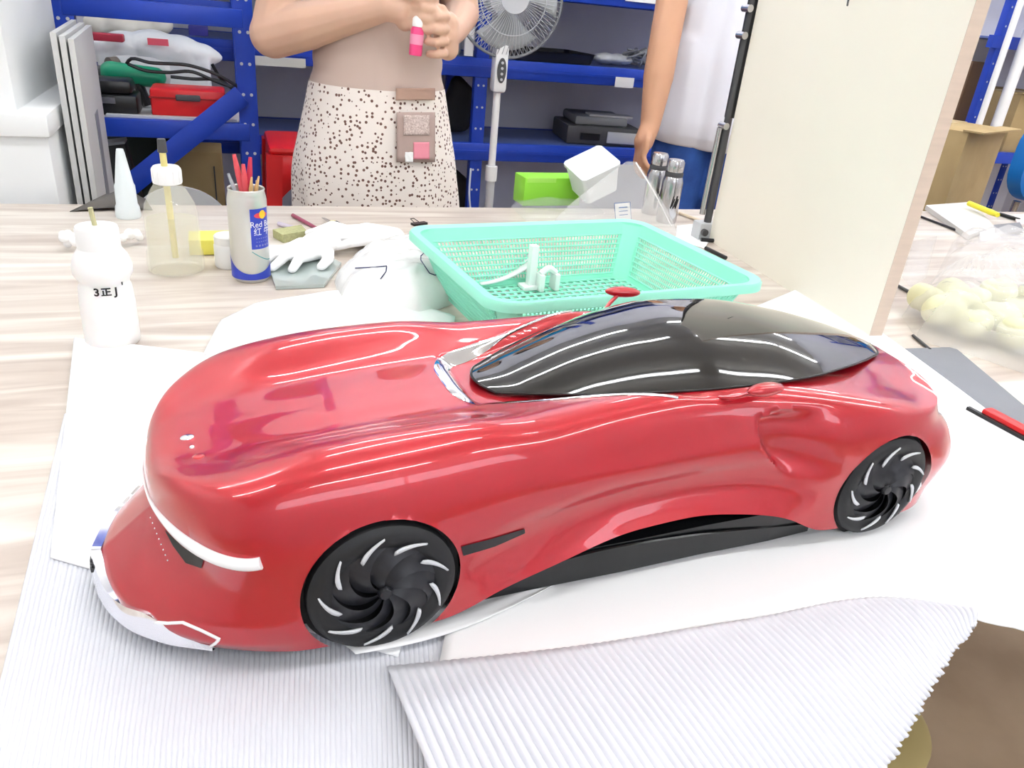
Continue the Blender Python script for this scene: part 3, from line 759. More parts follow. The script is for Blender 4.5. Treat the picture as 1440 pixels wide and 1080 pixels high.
swr = lambda x: [.0012 if v < .78 else .0012+.0022*abs(math.sin(PI*2*(v-.78)/.22))+.0008 for v in x]
tool('cotton_swab', 'tan twin-knotted swab in the drink can in front of the crimson stick', 'swab', 354, 249, sw, .002, -.010, rr=lambda x: [.0016, .0016, .0016, .0016, .0016, .0030, .0018, .0030, .0012])
tool('cotton_swab', 'tan twin-knotted swab standing alone at the can rim beside the stool', 'swab', 364, 248, sw, .002, -.006, rr=lambda x: [.0016, .0016, .0016, .0016, .0016, .0030, .0018, .0030, .0012])
tool('drinking_straw', 'short translucent grey straw leaning out of the drink can', 'straw', 321, 244, mat('grey_straw', (186, 190, 196), .3), .0028, 0)

# glass plate, gloves, tools behind
def plate(name, pix, z0, h, m, label, cat):
    P = [atz(*c) for c in pix]; o = MB().prism([(a[0], a[1]) for a in P], TZ+z0, TZ+z0+h).build(name, m, None, smooth=False); rec(o); return tag(o, label, cat)
plate('glass_plate', [(375, 372), (388, 408), (456, 405), (480, 374), (450, 358)], .0008, .005, mat('grey_green_glass', (176, 188, 184), .1, coat=.6), 'thick grey green glass plate under the white glove', 'plate')
def glove(name, label, base, direction, z, spread, seed):
    r_ = random.Random(seed); k = MB(); b = Vector((base[0], base[1], TZ+z)); d = Vector((math.cos(direction), math.sin(direction), 0)); s_ = Vector((-d.y, d.x, 0))
    k.capsule(b-d*.055, b-d*.01, .020, .026); k.capsule(b-d*.01-s_*.018, b+d*.025-s_*.018, .018, .013); k.capsule(b-d*.01+s_*.018, b+d*.025+s_*.018, .018, .013); k.capsule(b, b+d*.03, .021, .015)
    for i, L in enumerate((.050, .062, .060, .048)):
        o_ = (i-1.5); st = b+d*.026+s_*o_*.0165; a = o_*spread+r_.uniform(-.1, .1); dd = (d*math.cos(a)+s_*math.sin(a))
        mid = st+dd*L*.55+Vector((0, 0, .006)); k.capsule(st, mid, .0098, .009); k.capsule(mid, mid+dd*L*.5+Vector((0, 0, -.014)), .009, .0072)
    st = b-d*.015+s_*.03; k.capsule(st, st+d*.028+s_*.025, .011, .0095); k.capsule(st+d*.028+s_*.025, st+d*.05+s_*.030+Vector((0, 0, -.008)), .0095, .0078)
    for v in range(len(k.v)):
        x, y, zz = k.v[v]; k.v[v] = (x, y, max(TZ+.0065, TZ+.0065+(zz-TZ-.0065)*.8))
    o = fuse(k, name, M['paper'], None, .0026, 3); return tag(o, label, 'glove')
glove('cotton_glove', 'white cotton glove lying across the glass plate beside the drink can', atz(432, 366)[:2], PI+.75, .020, .16, 3)
glove('cotton_glove', 'white cotton glove crumpled behind the glass plate near the knives', atz(508, 346)[:2], 2.9, .024, .2, 5)
o = plate('sanding_sponge', [(384, 334), (398, 342), (432, 336), (424, 327)], .0005, .014, mat('olive_sponge', (176, 176, 130), .9, var=.2, vscale=200), 'small olive sanding sponge behind the drink can', 'sponge')
def rod(name, p0, p1, r, m, label, cat, r2=None):
    a, b = atz(*p0), atz(*p1); o = MB().cyl((a[0], a[1], TZ+r+.0006), (b[0], b[1], TZ+(r2 or r)+.0006), r, r2 or r, n=10).build(name, m, None); return tag(o, label, cat)
rod('ruler_strip', (392, 318), (420, 326), .004, mat('lilac_plastic', (200, 190, 206), .4), 'short lilac plastic rod lying behind the sanding sponge', 'rod')
rod('pencil', (412, 306), (462, 333), .0038, mat('maroon_paint', (150, 70, 92), .4), 'thin maroon pencil lying behind the white gloves', 'pencil', .0030)
def knife(p0, p1, label, c2):
    a, b = atz(*p0), atz(*p1); L = math.hypot(b[0]-a[0], b[1]-a[1]); t = thing('hobby_knife', label, 'knife', (a[0], a[1], TZ+.0012), math.atan2(b[1]-a[1], b[0]-a[0]))
    MB().box((L*.68, 0, .005), (L*.64, .014, .009), bev=.003).build('handle', c2, t); MB().box((L*.55, 0, .0098), (L*.16, .007, .002)).build('slider', M['dgrey'], t)
    MB().prism([(0, 0), (L*.40, -.005), (L*.40, .005), (L*.06, .005)], .004, .0048).build('blade', M['steel'], t, smooth=False)
yk = mat('pale_yellow_plastic', (232, 222, 150), .4)
knife((452, 310), (494, 331), 'pale yellow hobby knife pointing at the table back edge', yk)
knife((538, 352), (500, 338), 'pale yellow hobby knife beside the gloves next to the basket corner', yk)
p = atz(592, 317); t = thing('binder_clip', 'small black binder clip on the table behind the basket', 'clip', (p[0], p[1], TZ), .4)
MB().prism([(-.016, 0), (.016, 0), (.016, .012), (-.016, .012)], 0, .004).build('clip_body', M['black'], t, smooth=False)
MB().tube([(-.006, .012, .002), (-.004, .03, .006), (.004, .03, .006), (.006, .012, .002)], .0008, 6).build('clip_handle', M['black'], t)

# ------------------------------------------------------------------ mint basket with white parts
RB = [atz(575, 322, .84), atz(908, 313, .84), atz(1068, 403, .84), atz(688, 440, .84)]      # rim corners: back-left, back-right, front-right, front-left
bc = np.mean([r[:2] for r in RB], 0); ang = math.atan2(RB[1][1]-RB[0][1]+RB[2][1]-RB[3][1], RB[1][0]-RB[0][0]+RB[2][0]-RB[3][0])
BL = .5*(np.linalg.norm(RB[1]-RB[0])+np.linalg.norm(RB[2]-RB[3])); BW = .5*(np.linalg.norm(RB[3]-RB[0])+np.linalg.norm(RB[2]-RB[1]))
print('basket', bc, math.degrees(ang), BL, BW)
M['mint'] = mat('mint_plastic', (158, 240, 212), 0.35, spec=.4)
BH = .088
bk = thing('plastic_basket', 'mint green perforated plastic basket behind the car', 'basket', (bc[0], bc[1], TZ+.0064), ang)
def rrect(hx, hy, r, n=7):
    P = []
    for cx, cy, a0 in ((hx-r, hy-r, 0), (-hx+r, hy-r, PI/2), (-hx+r, -hy+r, PI), (hx-r, -hy+r, 1.5*PI)):
        P += [(cx+r*math.cos(a0+PI/2*k/n), cy+r*math.sin(a0+PI/2*k/n)) for k in range(n+1)]
    return P
hx, hy = BL/2, BW/2; ix, iy = hx-.045, hy-.045           # rim and floor half sizes
def bpt(side, f, z):                                       # point on a sloping wall, f in -1..1
    g_ = z/BH; X = ix+(hx-.012-ix)*g_; Y = iy+(hy-.012-iy)*g_
    return {'back': (f*(X-.02), Y, z), 'front': (f*(X-.02), -Y, z), 'left': (-X, f*(Y-.02), z), 'right': (X, f*(Y-.02), z)}[side]
for side in ('back', 'front', 'left', 'right'):
    L = hx if side in ('back', 'front') else hy; n = int(L*2/.0068); mb = MB()
    for k in range(n+1):
        f = -1+2*k/n; mb.tube([bpt(side, f, .012), bpt(side, f, BH-.018)], .00125, 4, cap=False)
    for k in range(9):
        z = .012+(BH-.030)*k/8; mb.tube([bpt(side, -1, z), bpt(side, 1, z)], .0016, 4, cap=False)
    w_ = mb.build('lattice_wall', M['mint'], bk, smooth=False); w_['kind'] = 'stuff'
    # solid bands above and below the lattice
    for z0, z1 in ((0.0, .012), (BH-.018, BH)):
        rec(MB().grid([[bpt(side, -1, z0), bpt(side, 1, z0)], [bpt(side, -1, z1), bpt(side, 1, z1)]]).build('wall_band', M['mint'], bk))
loops = []
G = []
for z in np.linspace(0, BH, 5):                            # rounded corner posts
    pass
for sx_ in (-1, 1):
    for sy_ in (-1, 1):
        G = []
        for z in np.linspace(0, BH, 6):
            g_ = z/BH; X = ix+(hx-.012-ix)*g_; Y = iy+(hy-.012-iy)*g_; r = .024
            G.append([(sx_*(X-r+r*math.cos(a)), sy_*(Y-r+r*math.sin(a)), z) for a in np.linspace(-.02, PI/2+.02, 9)])
        rec(MB().grid(G).build('corner_panel', M['mint'], bk))
P0 = rrect(hx-.012, hy-.012, .03); P1 = rrect(hx, hy, .036); P2 = rrect(hx+.002, hy+.002, .037)
ring = lambda P, z: [(x, y, z) for x, y in P]+[(P[0][0], P[0][1], z)]
rec(MB().grid([ring(P0, BH-.004), ring(P0, BH), ring(P1, BH+.002), ring(P2, BH-.001), ring(P2, BH-.010)]).build('rim', M['mint'], bk))
fl = MB()
for k in range(25): x = -ix+2*ix*k/24; fl.box((x, 0, .0025), (.005, 2*iy, .002))
for k in range(17): y = -iy+2*iy*k/16; fl.box((0, y, .0035), (2*ix, .005, .002))
o = fl.build('lattice_floor', M['mint'], bk, smooth=False); o['kind'] = 'stuff'
BM_ = Matrix.Translation(bk.location) @ Matrix.Rotation(ang, 4, 'Z')
def inb(x, y, z): return BM_ @ Vector((x, y, z))
def bpix(px, py, z): p = atz(px, py, TZ+z); return p
def part_thing(name, label, base, mbd, rz): t = thing(name, label, 'model part', base, rz); return t
fz = TZ+.0115
p = bpix(745, 408, .008); t = thing('printed_post', 'tall white printed post standing in the mint basket', 'model part', (p[0], p[1], fz), ang)
MB().b2(-.006, .006, -.006, .006, 0, .068, bev=.001).build('post', M['white'], t); MB().b2(-.016, .016, -.012, .012, 0, .006, bev=.001).build('foot', M['white'], t)
p = bpix(768, 410, .008); t = thing('printed_bracket', 'white arched bracket beside the post in the mint basket', 'model part', (p[0], p[1], fz), ang)
for s in (-1, 1): MB().b2(s*.013-.004, s*.013+.004, -.01, .01, 0, .026, bev=.001).build('leg', M['white'], t)
MB().tube(arc3([(-.013, 0, .026), (0, 0, .034), (.013, 0, .026)], 12), .005, 8).build('bridge', M['white'], t)
p = bpix(712, 392, .02)
t = thing('printed_fin', 'flat white curved fins lying in the mint basket', 'model part', (p[0], p[1], fz), ang)
for k in range(2):
    G = [[(-.045+.09*f, -.008+.016*g_+.018*k, .006+.030*f*f+.003*k) for g_ in (0, 1)] for f in np.linspace(0, 1, 12)]
    o = rec(MB().grid(G).build('fin', M['white'], t)); s_ = o.modifiers.new('s', 'SOLIDIFY'); s_.thickness = .0025; bake(o)
# milky bag draped over the basket's corner
def bag(name, label, pts3, m, n=26, puff=.02, seed=4):
    pass

# ------------------------------------------------------------------ bags and containers behind the basket
def ray3(tree, px, py):
    h, n, i, d = tree.ray_cast(Vector(CAMP), Vector(ray(px, py)).normalized()); return h, n
def film_blob(name, label, pts, h, m, seed, n=22, z0=.001, cat='plastic bag', sharp=1.6):
    P = np.array([atz(*p)[:2] for p in pts]); c = P.mean(0)
    d = np.r_[P, P[:1]]; cum = np.r_[0, np.cumsum(np.linalg.norm(np.diff(d, axis=0), axis=1))]
    K = 80; per = np.stack([np.interp(np.linspace(0, cum[-1], K+1)[:-1], cum, d[:, k]) for k in (0, 1)], 1)
    G = []
    for i in range(n+1):
        f = i/n; q = c + (per-c)*f
        z = h*(1-f**2.0)**.6*(.78+.30*vnoise(q[:, 0]*30, q[:, 1]*30, seed)) + h*.16*np.abs(vnoise(q[:, 0]*95, q[:, 1]*95, seed+1))*(1-f**6)
        row = np.column_stack([q, TZ+z0+np.maximum(0, z)]); G.append(np.r_[row, row[:1]])
    mb = MB().grid(G); o = rec(mb.build(name, m, None, angle=None)); tag(o, label, cat)
    tree = BVHTree.FromPolygons([Vector(v) for v in mb.v], mb.f)
    return o, tree
M['milkfilm'] = mat('hazy_plastic_bag', (252, 252, 250), 0.2, alpha=.84, bump=.35, bscale=35)
ob, tr_ = film_blob('plastic_bag', 'hazy white zip bag slumped against the basket corner with a printed outline', [(478, 428), (470, 395), (505, 368), (560, 352), (600, 348), (640, 372), (648, 425), (590, 445)], .062, M['milkfilm'], 31, z0=.001)
ink = MB()
for poly in ([(592, 360), (600, 352), (612, 351), (622, 362), (631, 374), (629, 382), (612, 387), (604, 384), (592, 366), (592, 360)], [(500, 377), (522, 376), (544, 374), (543, 382), (534, 394)]):
    P_ = []
    for i in range(len(poly)-1):
        for k in range(6):
            f = k/6; h, n = ray3(tr_, poly[i][0]*(1-f)+poly[i+1][0]*f, poly[i][1]*(1-f)+poly[i+1][1]*f)
            if h: P_.append(h-Vector(ray(700, 400)).normalized()*.0015)
    if len(P_) > 3: ink.tube(P_, .0008, 5)
if ink.v: ink.build('print_outline', mat('navy_ink', (40, 44, 90), .6), ob)
film_blob('plastic_bag', 'small shiny clear plastic bag lying before the green carton', [(718, 292), (730, 276), (770, 278), (830, 284), (850, 300), (800, 312), (740, 312)], .022, M['clear'], 41)
# standing clear zip bag
p0, p1 = atz(775, 318), atz(952, 330); apex = aty(888, 228, p0[1]+.02); shoulder = aty(945, 318, p1[1])
G = []
c0 = (p0+p1)/2
for i in range(15):
    f = i/14
    row = []
    for k in range(33):
        a = 2*PI*k/32
        base = c0 + (p1-p0)/2*math.cos(a) + np.array([0, .035*math.sin(a), 0]); top = apex + np.array([.012*math.cos(a), .004*math.sin(a), 0])
        g_ = f**1.25; pnt = base*(1-g_)+top*g_; pnt[2] = TZ+.001+(apex[2]-TZ)*f
        pnt[:2] += .004*vnoise(np.array([f*9]), np.array([a*3]), 6)[0]
        row.append(pnt)
    G.append(row)
zb = rec(MB().grid(G).build('zip_bag', M['clear'], None, angle=None)); tag(zb, 'clear zip bag standing as a peak behind the basket with a small label', 'plastic bag')
zl = arc3([apex+np.array([.008, -.004, 0]), aty(915, 262, p0[1]-.005), aty(944, 318, p0[1]-.01)], 16)
MB().tube(zl, .0014, 6).build('zip_line', M['white'], zb)
la = [aty(864, 286, p0[1]-.042), aty(886, 284, p0[1]-.042), aty(888, 311, p0[1]-.042), aty(866, 312, p0[1]-.042)]
lb = MB().grid([[la[0], la[1]], [la[3], la[2]]]).build('label', M['paper'], zb); rec(lb)
tb = MB().tube([*la, la[0]], .0007, 5)
for r in range(3):
    tb.tube([la[0]*(.75-.2*r)+la[3]*(.25+.2*r)+(la[1]-la[0])*.25+np.array([0, -.0006, 0]), la[0]*(.75-.2*r)+la[3]*(.25+.2*r)+(la[1]-la[0])*.8+np.array([0, -.0006, 0])], .0008, 5)
tb.build('label_print', mat('blue_ink', (70, 110, 170), .6), zb)
# green carton and tilted tub
p = atz(752, 288); t = thing('green_carton', 'bright green cardboard carton behind the clear bags', 'carton', (p[0]+.02, p[1]+.02, TZ), .06)
gm = mat('lime_green_card', (134, 206, 52), .5)
MB().b2(-.055, .085, -.03, .03, 0, .062, bev=.0015).build('carton_body', gm, t)
MB().b2(-.050, .02, -.0305, -.0295, .052, .062).build('flap', mat('pale_lime_card', (160, 220, 90), .5), t)
p = atz(822, 292); t = thing('plastic_tub', 'tilted frosted square tub leaning on the green carton', 'tub', (p[0]+.012, p[1]-.012, TZ+.046), rot=Euler((.30, -.42, .1)))
M['frost'] = mat('frosted_plastic', (232, 238, 238), .35, alpha=.93)
P_ = rrect(.046, .041, .010); Q_ = rrect(.040, .036, .009)
rec(MB().grid([ring(Q_, .0), ring(P_, .066), ring(rrect(.049, .044, .011), .067), ring(rrect(.049, .044, .011), .064)]).build('tub_wall', M['frost'], t)); MB().prism(Q_, -.001, .001).build('tub_floor', M['frost'], t)
MB().prism(rrect(.049, .044, .011), .067, .070).build('tub_lid', M['frost'], t)
def thermos(px, py, label, s, dark=False):
    q = at(px, py); t = thing('thermos_flask', label, 'flask', q)
    MB().lathe([(0, 0), (.026*s, 0), (.028*s, .004), (.028*s, .11*s), (.025*s, .122*s), (.0225*s, .126*s)], 32).build('flask_body', M['steel'], t)
    MB().lathe([(.0235*s, .124*s), (.0245*s, .126*s), (.0245*s, .134*s), (.0235*s, .136*s)], 32).build('collar', M['dgrey'], t)
    MB().lathe([(.022*s, .136*s), (.0235*s, .140*s), (.0235*s, .162*s), (.020*s, .168*s), (0, .169*s)], 32).build('cup_lid', M['steel'], t)
    mk = MB()
    for k in range(5): mk.tube([(-.008+.003*k, -.0284*s, .035+.004*(k % 2)), (-.004+.003*k, -.0284*s, .062-.006*(k % 3))], .0012, 5)
    mk.build('scribble_mark', M['black'], t)
thermos(936, 312, 'brushed steel thermos flask with a dark scribble beside the zip bag', .80)
thermos(915, 300, 'second steel thermos flask hidden behind the one with a scribble', .80)
plate('paper_scrap', [(950, 338), (952, 318), (985, 315), (1003, 332), (990, 350)], .0006, .0008, M['paper'], 'torn white paper scrap beside the thermos and the cream partition', 'paper')
rod('wooden_strip', (955, 302), (998, 318), .0035, mat('pale_pine', (226, 210, 184), .6), 'thin pale wooden strip lying by the foot of the black bracket', 'strip')
for k, (a, b, l) in enumerate((((985, 340), (1010, 342), 'short black cable clip lying by the bracket foot'), ((992, 352), (1020, 366), 'black metal offcut lying against the cream partition'))):
    rod('metal_offcut', a, b, .004, M['black'], l, 'offcut')

# ------------------------------------------------------------------ cream partition and black bracket
pa, pb = atz(1221, 478), np.array([.912, 1.33, TZ]); dv = (pb-pa)[:2]; Lp_ = np.linalg.norm(dv); an = math.atan2(dv[1], dv[0])
t = thing('partition_board', 'tall cream board standing across the table between the two work places', 'partition', (pa[0], pa[1], TZ), an)
MB().b2(0.0008, Lp_, -.0215, 0, 0, 1.05).build('board_face', M['cream'], t, smooth=False)
MB().b2(0, .0008, -.0217, .0002, 0, 1.05).build('board_edge', M['cream_edge'], t, smooth=False)
hk = atx(1204, 3, .895); loc = Matrix.Rotation(-an, 3, 'Z') @ Vector((hk[0]-pa[0], hk[1]-pa[1], hk[2]-TZ))
MB().tube([(loc.x, .001, loc.z+.05), (loc.x, .006, loc.z+.03), (loc.x, .010, loc.z), (loc.x-.004, .012, loc.z-.006)], .0014, 6).build('wire_hook', M['dgrey'], t)
# bracket along the far edge
bx = pb + np.array([-.004, .012, 0]); t = thing('lamp_arm', 'black folding metal arm with bolts standing along the far edge of the cream board', 'lamp arm', (bx[0], bx[1], TZ))
MB().b2(-.022, .022, -.012, .02, 0, .035, bev=.003).build('clamp', M['lgrey'], t)
MB().cyl((-.014, -.014, .018), (-.014, -.022, .018), .007, n=14).build('clamp_knob', M['dgrey'], t)
MB().tube([(0, 0, .035), (0, 0, .22), (.002, 0, .55)], .0075, 10).build('lower_tube', M['dgrey'], t)
MB().tube([(-.014, .004, .05), (-.012, .004, .22)], .0055, 10).build('spring_tube', M['steel'], t)
MB().tube([(.003, .002, .24), (.006, .002, .95)], .010, 10).build('upper_arm', M['black'], t)
for z in (.225, .385, .43): MB().cyl((-.010, -.014, z), (-.010, .008, z), .0065, n=14).build('bolt', M['steel'], t)

# ------------------------------------------------------------------ second work place on the far side of the partition
plate('cutting_mat', [(1244, 494), (1341, 491), (1470, 600), (1420, 610)], .0006, .003, mat('grey_cutting_mat', (126, 128, 134), .6, var=.08, vscale=12), 'dark grey cutting mat beside the white foam sheet', 'mat')
t = thing('utility_cutter', 'red and white utility cutter lying on the corner of the grey mat', 'cutter', (*atz(1418, 609)[:2], TZ+.0042), math.atan2(*(atz(1440, 622)-atz(1385, 592))[1::-1]))
MB().box((0, 0, .006), (.07, .017, .012), bev=.003).build('handle', M['red'], t); MB().box((.045, .004, .0062), (.05, .016, .0118), bev=.003).build('grip', M['white'], t); MB().box((.055, .006, .0125), (.018, .010, .002)).build('slider', mat('teal_plastic', (90, 190, 170), .4), t); MB().box((-.01, -.011, .0035), (.08, .005, .006)).build('guard', M['black'], t)
rod('steel_scriber', (1283, 474), (1307, 494), .0022, M['dgrey'], 'short dark steel scriber lying behind the grey mat', 'scriber')
rod('steel_ruler', (1257, 402), (1285, 417), .003, M['dgrey'], 'dark steel rod sticking out under the bag of foam lumps', 'rod')
M['lump'] = mat('pale_yellow_foam', (236, 236, 196), .8, var=.06, vscale=30)
r_ = random.Random(11)
spots = [(1292, 444), (1318, 462), (1345, 452), (1362, 478), (1392, 470), (1418, 492), (1400, 440), (1430, 462), (1330, 436), (1372, 446), (1448, 500), (1450, 440)]
for k, (px, py) in enumerate(spots):
    q = atz(px, py); s_ = r_.uniform(.028, .036); mb = MB()
    for j in range(4): mb.sphere((q[0]+r_.uniform(-.4, .4)*s_, q[1]+r_.uniform(-.4, .4)*s_, TZ+.007+s_*.72), (s_*.75, s_*.65, s_*.66), 12, 8, rot=Euler((r_.uniform(0, 3), r_.uniform(0, 3), 0)))
    mb.v = [(x, y, max(z, TZ+.004)) for x, y, z in mb.v]
    o = fuse(mb, 'foam_lump', M['lump'], None, .004, 5); tag(o, 'pale yellow foam lump inside the clear bag by the partition', 'foam lump', 'foam lumps in the clear bag')
M['clear2'] = mat('thin_clear_bag', (252, 252, 252), 0.15, alpha=.27, bump=.5, bscale=22)
film_blob('plastic_bag', 'large clear plastic bag of foam lumps behind the grey mat', [(1268, 446), (1290, 480), (1370, 502), (1450, 530), (1560, 520), (1560, 380), (1440, 345), (1340, 340), (1310, 400)], .105, M['clear2'], 51, n=30)
film_blob('bubble_wrap', 'flattened clear bubble wrap between the partition and the foam bag', [(1284, 340), (1318, 332), (1302, 392), (1280, 405), (1268, 390)], .012, M['clear2'], 57, cat='bubble wrap')
for k, (pix, h, c, l) in enumerate(((((1300, 295), (1365, 290), (1395, 325), (1360, 338)), .012, (206, 204, 200), 'pale grey foam board offcut lying behind the foam bag'),
                                   (((1395, 322), (1432, 318), (1438, 330), (1402, 336)), .010, (120, 120, 124), 'dark grey sanding block behind the foam bag'),
                                   (((1425, 306), (1470, 300), (1480, 322), (1430, 318)), .006, (240, 228, 226), 'white paper scrap beside the sanding block'),
                                   (((1375, 328), (1398, 325), (1396, 338), (1378, 340)), .008, (250, 250, 250), 'small white eraser beside the sanding block'))):
    plate(('foam_offcut', 'sanding_block', 'paper_scrap', 'eraser')[k], pix, .0008, h, mat('c%d' % k, c, .7), l, ('offcut', 'block', 'paper', 'eraser')[k])
rod('steel_ruler', (1290, 305), (1350, 328), .003, M['black'], 'long black rod lying in front of the grey foam offcut', 'rod')
t = thing('highlighter_pen', 'yellow highlighter pen lying near the cardboard box', 'pen', (*atz(1358, 300)[:2], TZ+.020), math.atan2(*(atz(1400, 318)-atz(1358, 300))[1::-1]))
yl = mat('bright_yellow_plastic', (238, 226, 60), .4)
MB().cyl((0, 0, .007), (.09, 0, .007), .007, n=14).build('barrel', yl, t); MB().cyl((.09, 0, .007), (.125, 0, .007), .0078, .006, n=14).build('cap', yl, t)
rod('marker_pen', (1405, 304), (1432, 312), .005, M['black'], 'black marker pen lying beside the yellow highlighter', 'pen')
# cartons and blue seat behind the table
def carton(name, x, y, z, sx, sy, sz, rz, label, open_=False):
    t = thing(name, label, 'box', (x, y, z), rz)
    MB().b2(-sx/2, sx/2, -sy/2, sy/2, 0, sz, bev=.003).build('carton_body', M['card'], t)
    MB().b2(-sx/2-.004, sx/2+.004, -sy/2-.05, -sy/2+.02, sz, sz+.006).build('flap', M['card'], t); MB().b2(-sx/2, sx/2, sy/2-.10, sy/2, sz, sz+.006).build('flap', M['card'], t)
    MB().b2(-sx/2-.003, sx/2+.003, -.03, .03, sz+.0005, sz+.002).build('tape', mat('tan_tape', (200, 178, 138), .3), t)
    return t
q1 = aty(1338, 168, 2.0); q2 = aty(1378, 185, 1.86)
q5 = aty(1372, 188, 2.16); carton('cardboard_carton', q5[0]+.12, 2.44, 0, .42, .36, q5[2], .42, 'tall plain cardboard carton standing on the floor behind the second work place')
q3 = aty(1432, 150, 2.9); carton('cardboard_carton', q3[0]+.08, 3.02, .723, .40, .36, .26, .1, 'smaller open cardboard carton on the shelf behind the tall carton')
q4 = aty(1440, 232, 1.86)
t = thing('office_chair', 'rounded blue chair with a mauve grey fabric panel standing before the tall carton', 'chair', (q4[0]+.10, 1.80, 0), PI)
bl = mat('bright_blue_plastic', (20, 110, 186), .4); mv = mat('mauve_grey_fabric', (150, 134, 132), .9, bump=.3, bscale=120)
zc_ = q4[2]
def rslab(w_, h_, d_, r): return [(x, z) for x, z in rrect(w_/2, h_/2, r)]
def slab(P, y0, y1, zc): return MB().add([(x, y0, zc+z) for x, z in P]+[(x, y1, zc+z) for x, z in P], [tuple(range(len(P)-1, -1, -1)), tuple(range(len(P), 2*len(P)))]+[(k, (k+1) % len(P), len(P)+(k+1) % len(P), len(P)+k) for k in range(len(P))])
rec(slab(rslab(.42, .26, .04, .10), -.02, .03, zc_+.03).build('backrest', bl, t)); rec(slab(rslab(.36, .16, .04, .07), .028, .040, zc_-.01).build('fabric_panel', mv, t))
MB().box((0, -.13, .44), (.42, .30, .05), bev=.02).build('seat', bl, t)
for sx_ in (-1, 1):
    for sy_ in (-.24, -.02): MB().cyl((sx_*.17, sy_, 0), (sx_*.16, sy_, .42), .014, n=12).build('leg', M['steel'], t)
    MB().cyl((sx_*.16, -.01, .42), (sx_*.16, .01, zc_-.10), .012, n=12).build('back_upright', M['steel'], t)

# ------------------------------------------------------------------ blue racks
def post(mb_parent, x, y, z1, name='post', holes=True):
    o = MB().b2(x-.024, x+.024, y-.004, y+.030, 0, z1, bev=.002).build(name, M['steel_blue'], mb_parent)
    if holes:
        hm = MB()
        for k in range(int(z1/.075)):
            for s in (-1, 1): hm.cyl((x+s*.010, y-.0048, .05+.075*k), (x+s*.010, y-.0035, .05+.075*k), .0042, n=8)
        hm.build('slot_row', M['lgrey'], o)['kind'] = 'stuff'
    return o
# rack seen end-on: end frame at RY
RY = 2.25
xa, xb = aty(349, 150, RY)[0], aty(88, 20, RY)[0]
rk = thing('storage_rack', 'blue steel storage rack with a diagonal end brace full of tools', 'rack', (0, 0, 0))
for x in (xa, xb):
    for y in (RY, RY+.55): post(rk, x, y, 2.0)
zt1 = aty(220, 17, RY)[2]; zt2 = aty(240, 182, RY)[2]
for z in (zt1, zt2, zt2-.36, 1.42, 1.8):
    MB().b2(xb, xa, RY-.006, RY+.018, z-.022, z+.022, bev=.002).build('end_beam', M['steel_blue'], rk); MB().b2(xb, xa, RY+.555, RY+.58, z-.022, z+.022, bev=.002).build('end_beam', M['steel_blue'], rk)
for z in (zt2, zt2-.36, 1.42, 1.8): MB().b2(xb+.01, xa-.01, RY+.02, RY+.56, z+.012, z+.022).build('deck', M['lgrey'], rk)
d0, d1 = aty(340, 133, RY), aty(180, 262, RY)
MB().tube([(d0[0], RY-.012, d0[2]), (d1[0], RY-.012, d1[2])], .026, 4, flat=.35, up=(0, 1, 0)).build('brace', M['steel_blue'], rk)
# long rack along the wall
WY = 2.85
PY = 2.80
rw = thing('storage_rack', 'long blue steel rack against the lilac wall behind the fan', 'rack', (0, 0, 0))
zs = [aty(800, 103, WY)[2], aty(720, 214, WY)[2], aty(860, -2, WY)[2]+.01, .25, 1.6]
xm = aty(674, 150, WY)[0]
for x in (-.35, xm, 2.05):
    for y in (WY, WY+.40): post(rw, x, y, 2.0)
for z in zs:
    MB().b2(-.35, 2.05, WY-.010, WY+.020, z-.034, z+.030, bev=.004).build('shelf_beam', M['steel_blue'], rw); MB().b2(-.35, 2.05, WY+.39, WY+.42, z-.034, z+.030, bev=.004).build('shelf_beam', M['steel_blue'], rw)
    MB().b2(-.33, 2.03, WY+.02, WY+.39, z+.018, z+.028).build('deck', M['steel_blue_deck'], rw)
    MB().b2(-.33, 2.03, WY-.0135, WY-.010, z-.006, z+.004).build('beam_rib', M['steel_blue'], rw)
def card_tag(px0, py0, px1, py1, label, m=None, y=WY-.0148):
    a, b = aty(px0, py0, y), aty(px1, py1, y); zc = (a[2]+b[2])/2
    o = MB().b2(a[0], b[0], y-.0015, y, min(a[2], b[2]), max(a[2], b[2])).build('shelf_tag', m or M['paper'], None, smooth=False); return tag(o, label, 'tag')
card_tag(358, 78, 430, 96, 'long pale shelf tag on the blue beam behind the woman', mat('grey_tag', (206, 208, 200), .5))
card_tag(866, 108, 890, 124, 'short white shelf tag on the blue beam near the man')
card_tag(880, -6, 926, 6, 'white shelf tag on the upper blue beam near the man')
sh = {0: zs[0]+.028, 1: zs[1]+.028}
# things on the long rack
def on_shelf(px, y, z): r = ray(px, 120); x = r[0]/r[1]*y; return x
x0 = on_shelf(705, 3.0, 0); x1 = on_shelf(812, 3.0, 0)
t = thing('black_tray', 'flat black tray lying on the long blue rack beside the fan', 'tray', ((x0+x1)/2, WY+.16, sh[0]+.001), .08)
w2 = (x1-x0)/2
MB().prism(rrect(w2, .12, .02), 0, .012).build('tray_base', M['black'], t); rec(MB().grid([ring(rrect(w2, .12, .02), .0), ring(rrect(w2+.012, .13, .025), .038), ring(rrect(w2+.018, .136, .028), .036)]).build('tray_wall', M['black'], t))
x = on_shelf(845, 3.0, 0)+.02
o = MB(); 
for k in range(5): o.sphere((x+.025*k-.05, WY+.12+.01*(k % 2), sh[0]+.026), (.035, .045, .018+.004*(k % 2)), 14, 8)
tag(fuse(o, 'plastic_bag', mat('pale_grey_film', (196, 198, 200), .3), None, .006, 4), 'flat pale grey plastic packet on the rack beside the black tray', 'plastic bag')
x = on_shelf(882, 3.0, 0)
